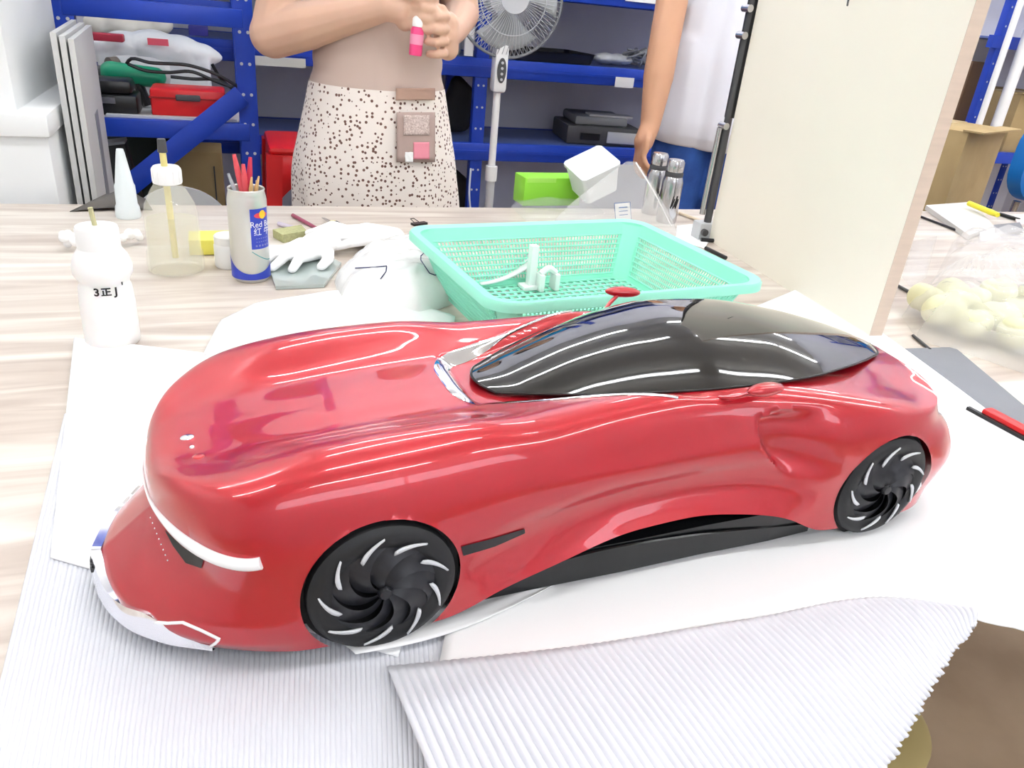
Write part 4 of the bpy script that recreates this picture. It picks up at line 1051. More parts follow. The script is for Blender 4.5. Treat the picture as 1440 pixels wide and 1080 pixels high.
t = thing('wire_bundle', 'tangled bundle of grey wire on the rack beside the man', 'wire', (x, WY+.10, sh[0]))
r_ = random.Random(3)
for k in range(5): MB().tube(arc3([(r_.uniform(-.06, .06), r_.uniform(-.04, .04), r_.uniform(.01, .075)) for _ in range(6)], 40), .0045, 7).build('wire', M['grey'], t)
# grey machine on the lower shelf
xg = on_shelf(846, 2.98, 0)
t = thing('grey_machine', 'low grey desktop machine on the lower blue shelf by the man', 'machine', (xg+.02, WY+.17, sh[1]+.001), -.15)
MB().b2(-.155, .155, -.13, .13, 0, .07, bev=.008).build('case', M['dgrey'], t); MB().b2(-.12, .10, -.10, .12, .07, .105, bev=.01).build('lid', M['grey'], t)
MB().b2(.01, .13, -.136, -.129, .012, .055, bev=.002).build('front_panel', M['lgrey'], t); MB().b2(-.10, -.02, -.135, -.128, .02, .045).build('slot', M['black'], t); MB().b2(-.06, .12, -.09, -.02, .105, .112).build('top_strip', M['lgrey'], t)
# things seen behind the woman and under the shelf
x = on_shelf(655, 3.0, 0)
MBo = MB()
for k in range(6): MBo.capsule((x-.05+.01*k, WY+.2, sh[1]+.05), (x-.03+.012*k, WY+.16, sh[1]+.19-.01*k), .045, .03)
tag(fuse(MBo, 'dark_bundle', M['black_matte'], None, .012, 4), 'dark cloth bundle on the lower shelf of the long rack beside the woman', 'bundle')
MBo = MB()
for k in range(6): MBo.capsule((x-.05+.01*k, WY+.2, .28+.05), (x-.03+.012*k, WY+.16, .52-.01*k), .045, .03)
tag(fuse(MBo, 'dark_bundle', M['black_matte'], None, .012, 4), 'dark cloth bundle on the bottom shelf of the long rack behind the woman', 'bundle')
x = on_shelf(622, 3.0, 0); t = thing('clear_jar', 'clear plastic jar on the rack between the woman and the fan post', 'jar', (x, WY+.12, sh[0]+.001))
MB().lathe([(0, 0), (.05, 0), (.055, .01), (.055, .07), (.045, .085)], 28).build('jar_body', mat('cloudy_jar', (214, 220, 220), .2, alpha=.7), t); MB().lathe([(.046, .083), (.050, .085), (.050, .098), (0, .100)], 28).build('jar_lid', M['lgrey'], t)

# ------------------------------------------------------------------ standing fan
FY = 2.62
fc = aty(716, -4, FY); fb = aty(680, 285, FY)
t = thing('standing_fan', 'white standing fan with a wire guard in front of the blue rack', 'fan', (fb[0]+.02, FY, 0))
fx = fc[0]-fb[0]-.02; fz_ = fc[2]
MB().lathe([(0, 0), (.19, 0), (.19, .012), (.15, .03), (.03, .05), (.02, .06)], 40).build('base', M['white'], t)
px_ = aty(690, 100, FY)[0]-fb[0]-.02; cz_ = aty(690, 95, FY)[2]
pl_x = 0.0
MB().cyl((0, 0, .05), (0, 0, .62), .0155, n=16).build('pole', M['lgrey'], t); MB().cyl((0, 0, .60), (0, 0, cz_-.06), .0125, n=16).build('inner_pole', M['white'], t)
MB().cyl((0, 0, .585), (0, 0, .635), .021, n=16).build('height_collar', M['white'], t)
MB().box((0, -.004, cz_), (.048, .05, .15), bev=.012).build('control_box', M['white'], t)
MB().lathe([(0, 0), (.015, 0), (.015, .004), (0, .005)], 24, sy=2.6).xf(Matrix.Translation((0, -.0295, cz_-.005)) @ Matrix.Rotation(PI/2, 4, 'X')).build('button_panel', M['dgrey'], t)
for k in range(4): MB().cyl((0, -.033, cz_-.032+.017*k), (0, -.0365, cz_-.032+.017*k), .0045, n=10).build('button', M['lgrey'], t)
MB().cyl((0, 0, cz_+.06), (0, .01, fz_-.02), .014, n=12).build('neck', M['white'], t)
hd = bpy.data.objects.new('fan_head', None); C.objects.link(hd); hd.parent = t; hd.location = (0.012, -.02, fz_)
GR = .178
def guard(ysgn, dep):
    mb = MB()
    for k in range(72):
        a = 2*PI*k/72
        mb.tube([(math.cos(a)*r*GR, ysgn*dep*(1-r**3), math.sin(a)*r*GR) for r in (.26, .5, .75, .92, 1.0)], .0011, 4, cap=False)
    for r in (.26, .62): mb.tube([(math.cos(a)*r*GR, ysgn*dep*(1-r**3), math.sin(a)*r*GR) for a in np.linspace(0, 2*PI, 49)], .0016, 5, cap=False)
    return mb
g1 = guard(-1, .055).build('front_guard', M['lgrey'], hd); g1['kind'] = 'stuff'; g2 = guard(1, .05).build('rear_guard', M['lgrey'], hd); g2['kind'] = 'stuff'
MB().tube([(math.cos(a)*GR, 0, math.sin(a)*GR) for a in np.linspace(0, 2*PI, 61)], .005, 8, cap=False).build('guard_rim', M['grey'], hd)
MB().cyl((0, -.056, 0), (0, -.046, 0), GR*.26, n=32).build('badge_disc', M['lgrey'], hd)
MB().tube([(0, .04, 0), (0, .06, 0), (0, .13, 0), (0, .15, 0)], [.055, .062, .055, .03], 24).build('motor', M['white'], hd)
for k in range(3):
    a0 = 2*PI*k/3+.5; G = []
    for i in range(10):
        f = i/9; r = .03+f*(GR*.88-.03)
        G.append([(r*math.cos(a0+s*(.55+.25*f)), -.005+.035*s*(1-.3*f), r*math.sin(a0+s*(.55+.25*f))) for s in np.linspace(-1, 1, 9)])
    o = rec(MB().grid(G).build('fan_blade', mat('smoky_blade', (186, 190, 190), .25, alpha=.75), hd)); s_ = o.modifiers.new('s', 'SOLIDIFY'); s_.thickness = .0015; bake(o)
# fan cable
cb = MB().tube(arc3([(0.02, .02, .07), (-.03, .03, .35), (-.06, .05, .52), (-.04, .12, .60)], 24), .0035, 7).build('power_cord', M['lgrey'], t)
# white conduits on the wall by the fan, red stool, boards
x = on_shelf(659, 2.8, 0)
o = MB().b2(x-.015, x+.015, WY-.03, WY-.016, aty(660, 78, WY)[2], 1.6).build('paper_strip', M['paper'], None, smooth=False); tag(o, 'white paper strip hanging on the blue rack post behind the fan', 'paper')
o2 = aty(783, 20, WY+.4); o = MB().b2(o2[0]-.03, o2[0]+.02, YB-.005, YB-.001, o2[2]-.06, o2[2]+.2).build('wall_notice', M['paper'], None, smooth=False); tag(o, 'white paper notice on the lilac wall behind the fan', 'paper')
SY = 2.15
a, b = aty(362, 222, SY), aty(432, 222, SY); xs = a[0]+.170; zt = aty(400, 213, SY)[2]
t = thing('plastic_stool', 'red plastic stool with arched legs beside the woman', 'stool', (xs, SY+.19, 0), 0)
MB().b2(-.14, .14, -.14, .14, zt-.022, zt, bev=.012).build('seat', M['red'], t)
for sx_ in (-1, 1):
    for sy_ in (-1, 1): MB().tube([(sx_*.125, sy_*.125, zt-.02), (sx_*.16, sy_*.16, 0)], [.030, .024], 4, up=(1, 1, 0)).build('leg', M['red'], t)
for sy_ in (-1, 1):
    G = [[(-.125+.25*f, sy_*.137, zt-.02), (-.130+.26*f, sy_*.145, zt-.075-.085*abs(2*f-1)**2.2)] for f in np.linspace(0, 1, 21)]
    o = rec(MB().grid(G).build('arched_apron', M['red'], t)); s_ = o.modifiers.new('s', 'SOLIDIFY'); s_.thickness = .004; bake(o)
for sx_ in (-1, 1):
    G = [[(sx_*.137, -.125+.25*f, zt-.02), (sx_*.145, -.130+.26*f, zt-.075-.085*abs(2*f-1)**2.2)] for f in np.linspace(0, 1, 21)]
    o = rec(MB().grid(G).build('arched_apron', M['red'], t)); s_ = o.modifiers.new('s', 'SOLIDIFY'); s_.thickness = .004; bake(o)
# leaning boards
bgm = mat('grey_white_board', (206, 206, 204), .6, var=.05, vscale=3)
for k, (pn, pf) in enumerate((((74, 46), (102, 17)), ((80, 50), (108, 20)), ((86, 54), (113, 24)))):
    a, b = aty(*pn, 1.72), aty(*pf, 2.16); zt = min(a[2], b[2])
    L = math.hypot(b[0]-a[0], b[1]-a[1])
    o = MB().b2(0, L, -.005, .005, 0, zt).build('foam_board', bgm, None, smooth=False); o.location = (a[0]+.008*k, a[1]-.002*k, 0); o.rotation_euler = (0, 0, math.atan2(b[1]-a[1], b[0]-a[0]))
    tag(o, ('grey white foam board standing nearest the white pier', 'grey white foam board standing in the middle of three beside the pier', 'grey white foam board standing nearest the blue rack, with a dark smear')[k], 'board')
    if k == 2:
        MB().b2(L*.45, L*.62, -.0062, -.005, .55, .86).build('smear', M['grey'], o, smooth=False)
# things on the end rack shelf
SZ = zt2+.0225
def rx(px, y): r = ray(px, 150); return r[0]/r[1]*y
y0 = RY+.12
xa2, xb2 = rx(216, y0), rx(318, y0); t = thing('tool_case', 'red plastic tool case on the end rack shelf behind the brace', 'case', ((xa2+xb2)/2, RY+.10, SZ), 0)
MB().b2(-(xb2-xa2)/2, (xb2-xa2)/2, -.06, .06, 0, .072, bev=.008).build('case_body', M['red'], t); MB().b2(-.03, .03, -.07, -.06, .045, .06, bev=.003).build('latch', M['dgrey'], t); MB().b2(-(xb2-xa2)/2-.002, (xb2-xa2)/2+.002, -.062, .062, .048, .052).build('seam', mat('dark_red', (150, 16, 20), .4), t)
xg = rx(195, y0+.06); t = thing('power_drill', 'green electric drill lying on the end rack shelf', 'drill', (xg, RY+.21, SZ), 0)
gn = mat('green_plastic', (20, 142, 104), .4)
MB().capsule((-.06, 0, .085), (.05, 0, .080), .030, .026).build('drill_body', gn, t); MB().tube([(.0, 0, .07), (.02, 0, .006)], .02, 10, flat=.7).build('grip', M['black'], t); MB().cyl((-.06, 0, .085), (-.125, 0, .088), .020, .012, n=16).build('chuck', M['dgrey'], t)
xk = rx(150, y0-.02); t = thing('black_case', 'glossy black case on the end rack shelf beside the red case', 'case', (xk+.01, RY+.10, SZ), 0)
MB().b2(-.07, .070, -.06, .06, 0, .05, bev=.006).build('case_body', M['black'], t); MB().b2(-.06, .06, -.05, .05, .05, .085, bev=.012).build('lid', M['black'], t); MB().b2(-.02, .02, -.064, -.058, .03, .045).build('latch', M['steel'], t)
t = thing('flat_board', 'grey flat board edge lying along the end rack shelf front', 'board', ((xa+xb)/2, RY+.028, SZ)); MB().b2(xb-(xa+xb)/2+.06, xa-(xa+xb)/2-.03, -.012, .012, 0, .006).build('board', M['lgrey'], t)
# hair dryer and cords resting on top
yd = RY+.29
p = aty(165, 98, yd); t = thing('hair_dryer', 'white hot air dryer with a dark round nozzle on the end rack', 'dryer', (p[0], yd, SZ), 0)
MB().tube([(0, -.02, p[2]-SZ), (.03, 0, p[2]-SZ-.002), (.09, .02, p[2]-SZ-.004), (.13, .03, p[2]-SZ-.006)], [.038, .042, .040, .028], 24).build('barrel', M['lgrey'], t)
MB().tube([(-.016, -.030, p[2]-SZ), (.004, -.018, p[2]-SZ)], [.034, .036], 24).build('nozzle', mat('brown_grille', (96, 88, 80), .6), t)
MB().tube([(.09, .02, p[2]-SZ-.03), (.12, .02, .02), (.12, .02, .004)], [.02, .018, .018], 12).build('handle', M['lgrey'], t)
cm = MB()
for k, pp in enumerate(([(178, 90), (182, 84), (210, 88), (270, 93), (305, 105), (335, 122)], [(180, 90), (200, 98), (235, 102), (270, 101), (300, 113), (330, 124)], [(240, 108), (270, 111), (305, 113), (330, 125)], [(298, 90), (310, 110), (328, 126)])):
    P_ = [aty(a, b, RY+.16+.01*k) for a, b in pp]; cm.tube(arc3(P_, 30), .0045, 7)
o = cm.build('cable_loops', M['black'], None); tag(o, 'black electric cord looping across the end rack above the red case', 'cord')
# white bagged bundle on the rack
pbm = mat('white_polybag', (226, 230, 232), .3, bump=.3, bscale=30)
mb = MB(); yy = RY+.43
for px, py, s in ((140, 68, .05), (175, 66, .062), (215, 66, .068), (250, 72, .065), (280, 78, .05), (200, 88, .05), (240, 92, .05), (300, 80, .025)):
    p = aty(px, py, yy); mb.sphere((p[0], yy, p[2]), (s*1.1, s, s*.72), 16, 10)
p = aty(200, 120, yy); mb.b2(rx(150, yy), rx(300, yy), yy-.05, yy+.06, SZ+.004, aty(200, 80, yy)[2])
o = fuse(mb, 'polybag_bundle', pbm, None, .008, 4); tag(o, 'bulging white polythene bundle above the red case on the end rack', 'bundle')
p = aty(222, 57, yy-.072); MB().box((p[0], yy-.072, p[2]-.004), (.055, .004, .018)).build('red_print', mat('pink_print', (226, 90, 110), .5), o)
mb = MB(); p = aty(175, 36, yy+.05)
for k in range(5): mb.sphere((p[0]-.07+.04*k, yy+.08, p[2]+.01*math.sin(k*2)), (.045, .035, .032), 14, 8)
o = fuse(mb, 'cloth_roll', mat('cream_cloth', (214, 210, 200), .8), None, .008, 4); tag(o, 'cream cloth roll lying behind the white bundle on the end rack', 'cloth')
p = aty(135, 48, yy-.02); o = MB().box((p[0]+.02, yy-.10, p[2]), (.12, .04, .02), bev=.004).build('red_folder', mat('dark_pink', (176, 44, 66), .5), None); tag(o, 'dark pink flat packet wedged beside the white bundle', 'packet')
p = aty(278, 44, yy-.02); o = MB().box((p[0], yy+.06, p[2]-.002), (.055, .06, .028), bev=.003).build('navy_box', mat('navy_card', (34, 34, 120), .5), None); tag(o, 'small navy blue box on top of the white bundle', 'box')
# below the shelf
p = aty(165, 230, RY+.05); t = thing('foam_slab', 'charcoal mottled slab leaning inside the foot of the end rack', 'slab', (rx(165, RY+.06), RY+.06, zt2-.36+.024), rot=Euler((0, -.16, 0)))
MB().b2(-.085, .055, -.03, .03, 0, .285, bev=.004).build('slab', M['black_matte'], t); MB().b2(-.086, .056, -.031, .031, .285, .292).build('pale_edge', M['grey'], t)
z3 = zt2-.36+.023
x = rx(262, RY+.25); t = thing('small_carton', 'brown cardboard box on the low shelf of the end rack', 'box', (x, RY+.30, z3)); MB().b2(-.085, .085, -.08, .08, .0, .24, bev=.003).build('carton_body', M['card'], t); MB().b2(.06, .064, -.082, -.079, .05, .20).build('print_line', M['dgrey'], t)
x = rx(225, RY+.4); t = thing('dark_carton', 'dark green black box behind the cardboard box on the low shelf', 'box', (x-.05, RY+.48, z3)); MB().b2(-.12, .10, -.06, .06, 0, .27, bev=.004).build('carton_body', mat('green_black', (18, 30, 26), .6), t)
x = rx(235, RY+.1); t = thing('grey_disc', 'pale grey half round plate leaning low behind the dropper bottle', 'plate', (x+.02, RY-.10, 0)); zz = aty(235, 262, RY-.1)[2]
MB().lathe([(0, -.006), (.13, -.006), (.13, .006), (0, .006)], 48).xf(Matrix.Translation((0, 0, zz-.13)) @ Matrix.Rotation(PI/2, 4, 'X')).build('disc', M['lgrey'], t); MB().b2(-.05, .05, -.05, .05, 0, zz-.255, bev=.003).build('stand', M['dgrey'], t)
# khaki roll and dark things under the table
q = atz(1300, 1010, .35); t = thing('tape_roll', 'khaki cardboard drum standing on the floor under the table edge', 'drum', (q[0]-.11, q[1]+.03, 0))
MB().lathe([(0, 0), (.10, 0), (.105, .006), (.105, .36), (.095, .368), (.05, .376), (0, .378)], 40).build('drum_body', mat('khaki_card', (178, 162, 108), .6), t)
MB().lathe([(.1055, .30), (.1065, .302), (.1065, .306), (.1055, .308)], 40).build('drum_rim', M['card'], t)
# right-hand rack post, pipes
a, b = aty(1425, 10, PY), aty(1385, 150, PY)
t = thing('storage_rack', 'blue steel rack with brown boards beside the white pipes beyond the partition', 'rack', (0, 0, 0))
post(t, a[0], PY, 2.0); post(t, a[0]+.9, PY, 2.0); post(t, a[0], PY+.5, 2.0); post(t, a[0]+.9, PY+.5, 2.0)
zz = aty(1395, 58, PY)[2]
for z in (zz, .70, 1.75): MB().b2(a[0]-.06, a[0]+.92, PY-.01, PY+.02, z-.025, z+.025).build('shelf_beam', M['steel_blue'], t); MB().b2(a[0], a[0]+.9, PY+.02, PY+.5, z+.012, z+.02).build('deck', M['steel_blue_deck'], t)
p = aty(1365, 110, PY+.12); o = MB().b2(p[0]-.06, p[0]+.04, PY+.08, PY+.12, 0.70, 1.08).build('brown_board', mat('dark_brown_board', (92, 66, 44), .6), None, smooth=False); o.location = (0, 0, .021); tag(o, 'dark brown board standing on the rack beyond the partition', 'board')
for k, (px, l) in enumerate(((1402, 'thin white pipe standing in front of the blue rack beyond the partition'), (1428, 'thick white pipe standing beside the thin pipe'))):
    p = aty(px, 100, PY-.06); o = MB().cyl((p[0], PY-.06, 0), (p[0], PY-.06, ZC-.001), (.014, .024)[k], n=16).build('white_pipe', M['white'], None); tag(o, l, 'pipe')

# ------------------------------------------------------------------ people
M['skin'] = mat('skin', (214, 174, 150), .5, sss=.12, var=.05, vscale=12)
M['skin2'] = mat('tanned_skin', (196, 148, 116), .5, sss=.1)
def dots_mat():
    m = mat('dotted_cotton', (246, 236, 228), .85); nt = m.node_tree; b = nt.nodes['Principled BSDF']
    tc = nt.nodes.new('ShaderNodeTexCoord'); vo = nt.nodes.new('ShaderNodeTexVoronoi'); vo.inputs['Scale'].default_value = 95; vo.inputs['Randomness'].default_value = .7
    nt.links.new(tc.outputs['Object'], vo.inputs['Vector'])
    r = nt.nodes.new('ShaderNodeValToRGB'); r.color_ramp.interpolation = 'CONSTANT'; e = r.color_ramp.elements
    e[0].position = 0; e[0].color = (*lin((112, 80, 70)), 1); e[1].position = .30; e[1].color = (*lin((248, 238, 230)), 1)
    nt.links.new(vo.outputs['Distance'], r.inputs[0]); nt.links.new(r.outputs[0], b.inputs['Base Color']); return m
M['dots'] = dots_mat(); M['beige'] = mat('beige_cotton', (206, 184, 172), .85, bump=.1, bscale=30); M['tan_cloth'] = mat('brown_beige_cloth', (180, 148, 132), .9)
def ell_loft(rows, n=48, a0=0, a1=2*PI):
    """rows: z, cx, cy, rx, ry"""
    return MB().grid([[(cx+rx_*math.cos(a), cy+ry_*math.sin(a), z) for a in np.linspace(a0, a1, n+1)] for z, cx, cy, rx_, ry_ in rows])
def dense(rows, k=5):
    R_ = np.array(rows); t_ = np.arange(len(R_)); return pchip(t_, R_, np.linspace(0, len(R_)-1, k*(len(R_)-1)+1))
def head(mb, c, s=1.0, face=Vector((0, -1, 0))):
    mb.sphere(c+Vector((0, .01, .02))*s, (.076*s, .092*s, .10*s), 24, 14); mb.sphere(c+Vector((0, -.02, -.05))*s, (.055*s, .065*s, .06*s), 20, 12)
    mb.capsule(c+Vector((0, -.088, .005))*s, c+Vector((0, -.104, -.022))*s, .008*s, .013*s); mb.capsule(c+Vector((-.02, -.078, -.058))*s, c+Vector((.02, -.078, -.058))*s, .009*s, .009*s)
    for k in (-1, 1): mb.sphere(c+Vector((k*.078, .012, -.005))*s, (.012*s, .02*s, .03*s), 12, 8)
def legs(mb, hipz, sx_=.088, r=.085):
    for k in (-1, 1):
        mb.capsule((k*sx_, 0, hipz), (k*(sx_+.005), 0, .46), r, .056); mb.capsule((k*(sx_+.005), 0, .46), (k*(sx_+.006), .012, .085), .054, .038); mb.capsule((k*(sx_+.006), .015, .045), (k*(sx_+.012), -.125, .030), .040, .028)
WX, WY_ = aty(528, 200, 1.92)[0], 1.93
wo = thing('person', 'person in a beige and dotted apron squeezing a pink bottle', 'person', (WX, WY_, 0), .10)
WM = (Matrix.Translation((WX, WY_, 0)) @ Matrix.Rotation(.10, 4, 'Z')).inverted()
def wl(px, py, y): return WM @ Vector(aty(px, py, y))
bd_ = MB()
bd_.capsule((-.055, 0, .86), (.055, 0, .86), .11, .11); bd_.capsule((0, 0, .9), (0, -.005, 1.05), .115, .112); bd_.capsule((-.05, 0, 1.08), (-.05, 0, 1.20), .10, .09); bd_.capsule((.05, 0, 1.08), (.05, 0, 1.20), .10, .09)
bd_.capsule((-.15, 0, 1.27), (.15, 0, 1.27), .055, .055); bd_.capsule((0, .01, 1.28), (0, 0, 1.40), .055, .05); head(bd_, Vector((0, -.01, 1.47)), .95); legs(bd_, .80)
e1_ = wl(384, 48, 1.90); w1_ = wl(540, 8, 1.74); sh1 = Vector((-.165, 0, 1.265))
bd_.capsule(sh1, e1_, .052, .048); bd_.capsule(e1_, e1_+(w1_-e1_)*.35, .050, .049); bd_.capsule(e1_+(w1_-e1_)*.35, w1_, .048, .030)
e2_ = wl(648, 18, 1.95); w2_ = wl(640, 40, 1.80); sh2 = Vector((.165, 0, 1.265))
bd_.capsule(sh2, e2_, .050, .044); bd_.capsule(e2_, w2_, .043, .030)
# hands: each palm plus four fingers and a thumb closing on the bottle
bt0, bt1 = wl(584, 76, 1.705), wl(588, 8, 1.705)
def finger(mb, pts, r0, r1):
    for i in range(len(pts)-1): mb.capsule(pts[i], pts[i+1], r0+(r1-r0)*i/len(pts), r0+(r1-r0)*(i+1)/len(pts), 10, 4)
pc = wl(562, 14, 1.73); bd_.capsule(w1_, pc, .029, .027); bd_.capsule(pc+Vector((0, 0, .018)), pc+Vector((.012, 0, -.02)), .022, .020)
for k in range(4):
    z_ = .030-.019*k; L = (.9, 1.0, .95, .8)[k]
    b0 = pc+Vector((.016, -.004, z_)); finger(bd_, [b0, b0+Vector((.020*L, -.030*L, -.002)), b0+Vector((.046*L, -.036*L, -.005)), b0+Vector((.056*L, -.018*L, -.007))], .0098, .0078)
b0 = pc+Vector((.0, -.015, .028)); finger(bd_, [b0, b0+Vector((.014, -.022, .016)), b0+Vector((.036, -.024, .014))], .0115, .009)
pc2 = wl(628, 50, 1.745); bd_.capsule(w2_, pc2, .030, .029); bd_.capsule(pc2+Vector((0, 0, .022)), pc2+Vector((.004, 0, -.026)), .026, .024)
for k in range(4):
    z_ = .034-.021*k; L = (.9, 1.0, .95, .8)[k]
    b0 = pc2+Vector((-.012, -.010, z_*1.12)); finger(bd_, [b0, b0+Vector((-.006*L, -.034*L, -.001)), b0+Vector((-.030*L, -.044*L, -.003)), b0+Vector((-.044*L, -.026*L, -.004))], .0102, .008)
b0 = pc2+Vector((-.006, -.010, .034)); finger(bd_, [b0, b0+Vector((-.018, -.020, .016)), b0+Vector((-.038, -.020, .010))], .0115, .009)
fuse(bd_, 'body', M['skin'], wo, .0036, 4)
ht = MB(); ht.sphere((0, .012, 1.50), (.083, .098, .098), 24, 14); ht.capsule((0, .09, 1.50), (0, .12, 1.30), .04, .02); ht.v = [(x, max(y, -.055 - .0*z), z) for x, y, z in ht.v]; rec(ht.build('hair', mat('black_hair', (22, 18, 16), .5), wo))
for k in (-1, 1):
    e_ = MB().sphere((k*.030, -.083, 1.475), (.011, .006, .007), 12, 8).build('eye', M['white'], wo); MB().sphere((k*.030, -.0875, 1.475), (.005, .003, .005), 12, 8).build('iris', M['black'], e_)
st = MB(); st.capsule(sh1, sh1+(e1_-sh1)*.45, .064, .066); st.capsule(sh2, sh2+(e2_-sh2)*.45, .062, .062); st.capsule((-.045, 0, 1.10), (-.045, 0, 1.22), .100, .095); st.capsule((.045, 0, 1.10), (.045, 0, 1.22), .100, .095); st.capsule((-.14, 0, 1.27), (.14, 0, 1.27), .064, .064)
st.v = [(x, y, min(z, 1.335)) for x, y, z in st.v]
fuse(st, 'shirt', mat('sky_blue_shirt', (30, 150, 208), .8), wo, .008, 4)
WR = dense([(1.125, .006, -.012, .150, .124), (1.08, .004, -.014, .146, .126), (1.00, .004, -.012, .148, .130), (.945, .004, -.010, .156, .136)], 6)
WR[:, 3] += .002*np.sin(WR[:, 0]*120)
o = rec(ell_loft([(z, x, y, a*(1), b) for z, x, y, a, b in WR], 56).build('apron_bib', M['beige'], wo, angle=None))
SK = dense([(.955, .004, -.010, .158, .138), (.90, .004, -.008, .170, .146), (.84, .004, -.005, .184, .155), (.76, .004, -.004, .200, .164), (.66, .010, -.004, .206, .168), (.48, .01, 0, .206, .168)], 7)
G = []
for z, cx, cy, a, b in SK:
    fo = .010*sst(.9, .6, z) if z < .9 else 0
    k_ = float(1-sst(.55, .88, z))
    G.append([(cx+(a+.008*k_*math.sin(9*t_))*math.cos(t_), cy+(b+.008*k_*math.sin(9*t_))*math.sin(t_), z) for t_ in np.linspace(0, 2*PI, 97)])
rec(MB().grid(G).build('apron_skirt', M['dots'], wo, angle=None))
tr2 = MB()
for k in (-1, 1): tr2.capsule((k*.088, 0, .80), (k*.093, 0, .46), .095, .072); tr2.capsule((k*.093, 0, .46), (k*.094, .01, .14), .07, .058)
fuse(tr2, 'trousers', mat('dark_trousers', (44, 44, 52), .8), wo, .01, 3)
def patch(px0, py0, px1, py1, nm, m, off=.004):
    """cloth patch following the apron front between pixel corners"""
    G = []
    for j in range(9):
        py = py0+(py1-py0)*j/8; row = []
        for i in range(13):
            px = px0+(px1-px0)*i/12; v = wl(px, py, 1.80); z = v.z
            x_, cy_, a, b = [np.interp(-z, -SK[:, 0], SK[:, c]) for c in (1, 2, 3, 4)]
            # march along the view ray to the ellipse
            o_ = WM @ Vector(CAMP); d_ = (v-o_)
            lo, hi = .8, 1.2; sol = None
            for s_ in np.linspace(.85, 1.2, 300):
                p_ = o_+d_*s_; x_, cy_, a, b = [np.interp(-p_.z, -SK[:, 0], SK[:, c]) for c in (1, 2, 3, 4)]
                if ((p_.x-x_)/(a+.010+off))**2+((p_.y-cy_)/(b+.010+off))**2 <= 1: sol = p_; break
            row.append(tuple(sol or v))
        G.append(row)
    o = rec(MB().grid(G).build(nm, m, wo)); s_ = o.modifiers.new('s', 'SOLIDIFY'); s_.thickness = .002; bake(o); return o
patch(557, 124, 612, 141, 'waist_patch', M['tan_cloth']); patch(558, 158, 612, 228, 'pocket', mat('taupe_pocket', (178, 156, 148), .9))
patch(568, 162, 604, 190, 'pocket_mesh', mat('white_mesh', (226, 210, 204), .9, rgb2=(178, 156, 148), vscale=300), .0065); patch(582, 200, 604, 224, 'pocket_print', mat('pink_patch', (236, 150, 166), .9), .0065); patch(570, 214, 581, 228, 'pocket_print', M['paper'], .0065)
# pink bottle in her hands
t = thing('glue_bottle', 'small pink bottle with a white cap held by the person in the apron', 'bottle', wo.matrix_world @ bt0)
t.location = aty(584, 78, 1.705); dvec = Vector(aty(590, 6, 1.705))-t.location
pkm = mat('pink_plastic', (232, 70, 128), .35); d_ = dvec.normalized(); t.rotation_euler = d_.to_track_quat('Z', 'Y').to_euler()
LB = dvec.length
MB().lathe([(0, 0), (.0125, 0), (.0135, .003), (.0135, LB*.50), (.010, LB*.58)], 24).build('bottle_body', pkm, t); MB().lathe([(.0138, LB*.22), (.0139, LB*.22), (.0139, LB*.42), (.0138, LB*.42)], 24).build('label', mat('light_pink_label', (238, 150, 180), .5), t)
MB().lathe([(.010, LB*.56), (.0115, LB*.57), (.0115, LB*.72), (.006, LB*.80), (0, LB*.82)], 24).build('bottle_cap', M['white'], t)

# man in white shirt
MX, MY = aty(1020, 100, 2.28)[0], 2.30
mo = thing('person', 'person in a white shirt and blue jeans walking past the blue rack', 'person', (MX, MY, 0), -.35)
MMi = (Matrix.Translation((MX, MY, 0)) @ Matrix.Rotation(-.35, 4, 'Z')).inverted()
def ml(px, py, y): return MMi @ Vector(aty(px, py, y))
b2_ = MB()
b2_.capsule((-.06, 0, .92), (.06, 0, .92), .115, .115); b2_.capsule((0, 0, .95), (0, 0, 1.15), .115, .12); b2_.capsule((-.07, 0, 1.18), (-.07, 0, 1.32), .10, .085); b2_.capsule((.07, 0, 1.18), (.07, 0, 1.32), .10, .085)
b2_.capsule((-.17, 0, 1.38), (.17, 0, 1.38), .058, .058); b2_.capsule((0, .01, 1.40), (0, 0, 1.52), .058, .055); head(b2_, Vector((0, -.01, 1.60)), 1.02); legs(b2_, .88, .085, .09)
s1 = ml(958, -95, 2.26); el = ml(932, 72, 2.22); wr = ml(914, 178, 2.14)
s1 = Vector((-.19, 0, 1.37)); b2_.capsule(s1, el, .052, .046); b2_.capsule(el, el+(wr-el)*.35, .046, .046); b2_.capsule(el+(wr-el)*.35, wr, .045, .030)
hc = ml(905, 200, 2.12); b2_.capsule(wr, hc, .030, .030); dn = (hc-wr).normalized(); sd = Vector((0, 1, 0))-dn*dn.y; sd.normalize(); ot = dn.cross(sd)
b2_.capsule(hc+sd*.02, hc-sd*.022+dn*.01, .022, .020)
for k in range(4):
    L = (.8, .95, 1.0, .9)[k]; b0 = hc+dn*.022+sd*(-.030+.020*k); finger(b2_, [b0, b0+dn*.034*L+ot*.006, b0+dn*.060*L+ot*.022, b0+dn*.070*L+ot*.042], .0100, .0080)
b0 = hc-sd*.028-dn*.01; finger(b2_, [b0, b0-sd*.016+dn*.024, b0-sd*.010+dn*.050+ot*.008], .012, .0095)
s2 = Vector((.19, 0, 1.37)); el2 = Vector((.15, .20, 1.12)); wr2 = Vector((.08, .24, .90)); b2_.capsule(s2, el2, .052, .046); b2_.capsule(el2, wr2, .045, .030); b2_.capsule(wr2, wr2+Vector((0, -.02, -.07)), .03, .026)
for k in range(4): b0 = wr2+Vector((.005, -.045+.02*k, -.08)); finger(b2_, [b0, b0+Vector((0, -.004, -.035)), b0+Vector((-.012, -.004, -.06))], .0098, .008)
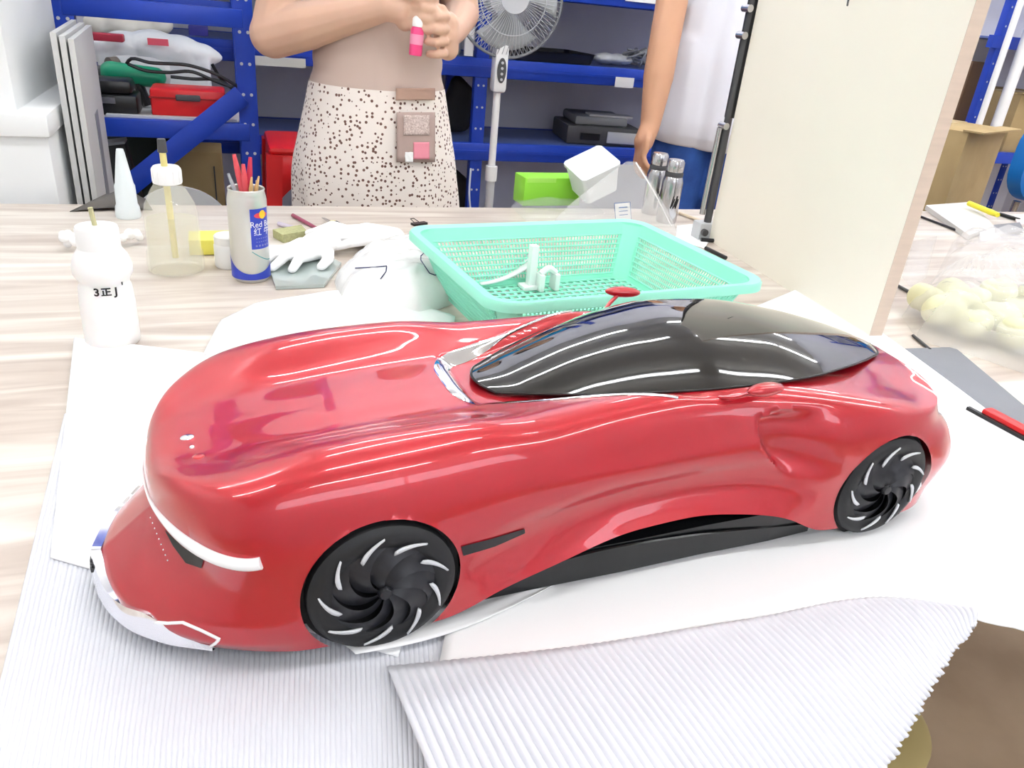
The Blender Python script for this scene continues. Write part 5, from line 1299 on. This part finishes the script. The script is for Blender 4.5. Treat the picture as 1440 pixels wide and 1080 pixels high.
finger(b2_, [wr2+Vector((-.01, -.05, -.04)), wr2+Vector((-.016, -.068, -.075))], .011, .009)
fuse(b2_, 'body', M['skin2'], mo, .006, 4)
ht = MB(); ht.sphere((0, .012, 1.635), (.088, .104, .10), 24, 14); ht.v = [(x, max(y, -.06), max(z, 1.57)) for x, y, z in ht.v]; rec(ht.build('hair', mat('dark_hair', (26, 22, 20), .5), mo))
for k in (-1, 1):
    e_ = MB().sphere((k*.032, -.088, 1.605), (.011, .006, .007), 12, 8).build('eye', M['white'], mo); MB().sphere((k*.032, -.0925, 1.605), (.005, .003, .005), 12, 8).build('iris', M['black'], e_)
sh_ = MB(); sh_.capsule((-.08, 0, 1.06), (-.08, 0, 1.33), .118, .100); sh_.capsule((.08, 0, 1.06), (.08, 0, 1.33), .118, .100); sh_.capsule((-.10, 0, .86), (-.10, 0, 1.06), .130, .122); sh_.capsule((.12, 0, .86), (.11, 0, 1.06), .135, .128); sh_.capsule((-.16, 0, 1.385), (.16, 0, 1.385), .068, .068)
sh_.capsule((0, 0, .86), (0, 0, 1.06), .140, .132); sh_.capsule((0, 0, 1.06), (0, 0, 1.36), .132, .098); sh_.capsule(s1, s1+(el-s1)*.42, .070, .068); sh_.capsule(s2, el2, .072, .066)
sh_.v = [(x, y, max(z, .775-.10*x)) for x, y, z in sh_.v]; sh_.v = [(x, y, min(z, 1.455)) for x, y, z in sh_.v]
fuse(sh_, 'shirt', mat('white_shirt', (228, 228, 236), .85, bump=.25, bscale=14), mo, .008, 4)
jn = MB(); jn.capsule((-.07, 0, .88), (.07, 0, .88), .116, .116)
for k in (-1, 1): jn.capsule((k*.085, 0, .84), (k*.09, 0, .46), .104, .078); jn.capsule((k*.09, 0, .46), (k*.092, .01, .10), .075, .065)
fuse(jn, 'jeans', mat('blue_denim', (44, 84, 158), .85, rgb2=(24, 54, 120), vscale=9, bump=.2, bscale=50), mo, .01, 3)
for k in (-1, 1): MB().capsule((k*.092, .03, .045), (k*.098, -.15, .040), .046, .036).build('shoe', M['dgrey'], mo)
